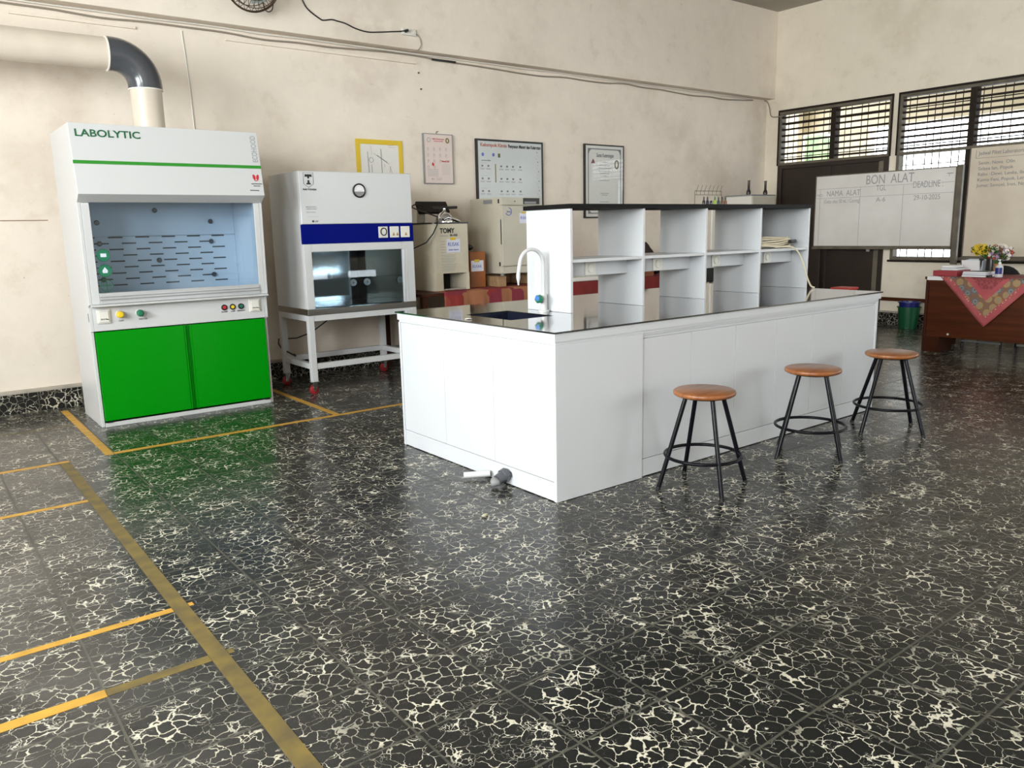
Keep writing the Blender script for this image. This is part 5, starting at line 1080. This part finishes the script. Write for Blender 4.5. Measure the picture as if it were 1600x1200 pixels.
pm = G().lathe([(0,0.1255),(0.013,0.1255),(0.013,0.14),(0.004,0.142),(0.004,0.158),(0,0.158)], (8.30,3.165,zt), 14).mk('pump', 'paperw', t, smooth=50)
G().box(8.265,3.158,zt+0.158,8.31,3.172,zt+0.167).mk('nozzle', 'paperw', pm, bevel=0.003)
tag(origin(G().box(8.22,3.10,zt,8.50,3.232,zt+0.012).mk('dark_folder', 'vase', bevel=0.002), (8.36,3.16,zt)), 'dark flat folder on the desk beside the pump bottle', 'folder') if False else None
t = thing('book', 'small dark book lying next to the notebook pile', 'book', (8.30,3.21,zt)); G().box(8.20,3.205,zt,8.262,3.236,zt+0.02).mk('cover', 'vase', t, bevel=0.002)
# chairs behind the desk
def chair(x, y, label):
    t = thing('chair', label, 'chair', (x,y,0), 'black chairs with chrome bars behind the desk')
    G().box(x-0.2,y-0.2,0.43,x+0.2,y+0.2,0.455).mk('seat', 'black', t, bevel=0.01)
    G().lathe([(0,-0.01),(0.17,-0.01),(0.17,0.01),(0,0.01)], (x+0.22,y,0.66), 24, (1,0,0)).mk('backrest', 'black', t, bevel=0.004)
    for sy_ in (-0.18, 0.18):
        G().tube([(x-0.18,y+sy_,0.005),(x-0.17,y+sy_,0.43)], 0.011, 8).mk('leg', 'blackp', t, smooth=True)
        G().tube([(x+0.19,y+sy_,0.005),(x+0.18,y+sy_,0.43),(x+0.205,y+sy_*0.8,0.62)], 0.011, 8).mk('leg', 'blackp', t, smooth=True)
    G().tube([(x-0.192,y-0.18,0.085),(x-0.192,y+0.18,0.085)], 0.010, 8).mk('foot_bar', 'alu', t, smooth=True)
    G().tube([(x+0.18,y-0.18,0.10),(x+0.18,y+0.18,0.10)], 0.010, 8).mk('foot_bar', 'alu', t, smooth=True)
chair(8.72, 3.36, 'black chair with chrome foot bars behind the desk, nearest the waste bin')
chair(8.74, 2.86, 'black chair with chrome foot bars behind the desk, right of the first one')
# bins
def bin_(g, c, r0, r1, h, zb):
    return g.lathe([(0,zb),(r0,zb),(r1,zb+h),(r1+0.012,zb+h),(r1+0.012,zb+h+0.012),(r1-0.004,zb+h+0.012),(r0-0.006,zb+0.008),(0,zb+0.008)], (c[0],c[1],0), 28)
tag(origin(bin_(G(), (9.78,4.70), 0.10, 0.125, 0.255, 0.001).mk('waste_bin', 'greenb', smooth=40), (9.78,4.70,0)), 'dark green waste bin on the floor beside the desk', 'bin')
tag(origin(bin_(G(), (9.78,4.70), 0.085, 0.116, 0.27, 0.046).mk('waste_bin', 'blueb', smooth=40), (9.78,4.70,0.046)), 'dark blue waste bin nested inside the green one', 'bin')

# ---------------------------------------------------------------- light
sc = bpy.context.scene
wd = bpy.data.worlds.new('world'); sc.world = wd; wd.use_nodes = True
wd.node_tree.nodes['Background'].inputs[0].default_value = (0.93, 0.97, 1.0, 1); wd.node_tree.nodes['Background'].inputs[1].default_value = 4.5
def area(name, loc, rot, sx_, sy_, power, col=(1,1,1)):
    l = bpy.data.lights.new(name, 'AREA'); l.shape = 'RECTANGLE'; l.size = sx_; l.size_y = sy_; l.energy = power; l.color = col
    o = bpy.data.objects.new(name, l); C.objects.link(o); o.location = loc; o.rotation_euler = rot; return o
for a, b, pw in ((-2.6,0.0,400),(1.2,4.3,365)): area('daylight_window', (XL-0.22,(a+b)/2,2.35), (0,-PI/2,0), 2.0, b-a, pw, (0.97,0.985,1.0))
for a, b in ((6.0,9.2),): area('daylight_window', ((a+b)/2,YF-0.22,1.95), (PI/2,0,0), b-a, 2.0, 60, (0.97,0.985,1.0))
sc.view_settings.view_transform = 'Standard'; sc.view_settings.look = 'None'; sc.view_settings.gamma = 1; sc.view_settings.use_curve_mapping = False
sc.view_settings.exposure = 0.45
sc.cycles.use_denoising = True
sc.cycles.max_bounces = 8; sc.cycles.diffuse_bounces = 5; sc.cycles.transparent_max_bounces = 12
sc.cycles.sample_clamp_indirect = 6; sc.cycles.caustics_reflective = False; sc.cycles.caustics_refractive = False
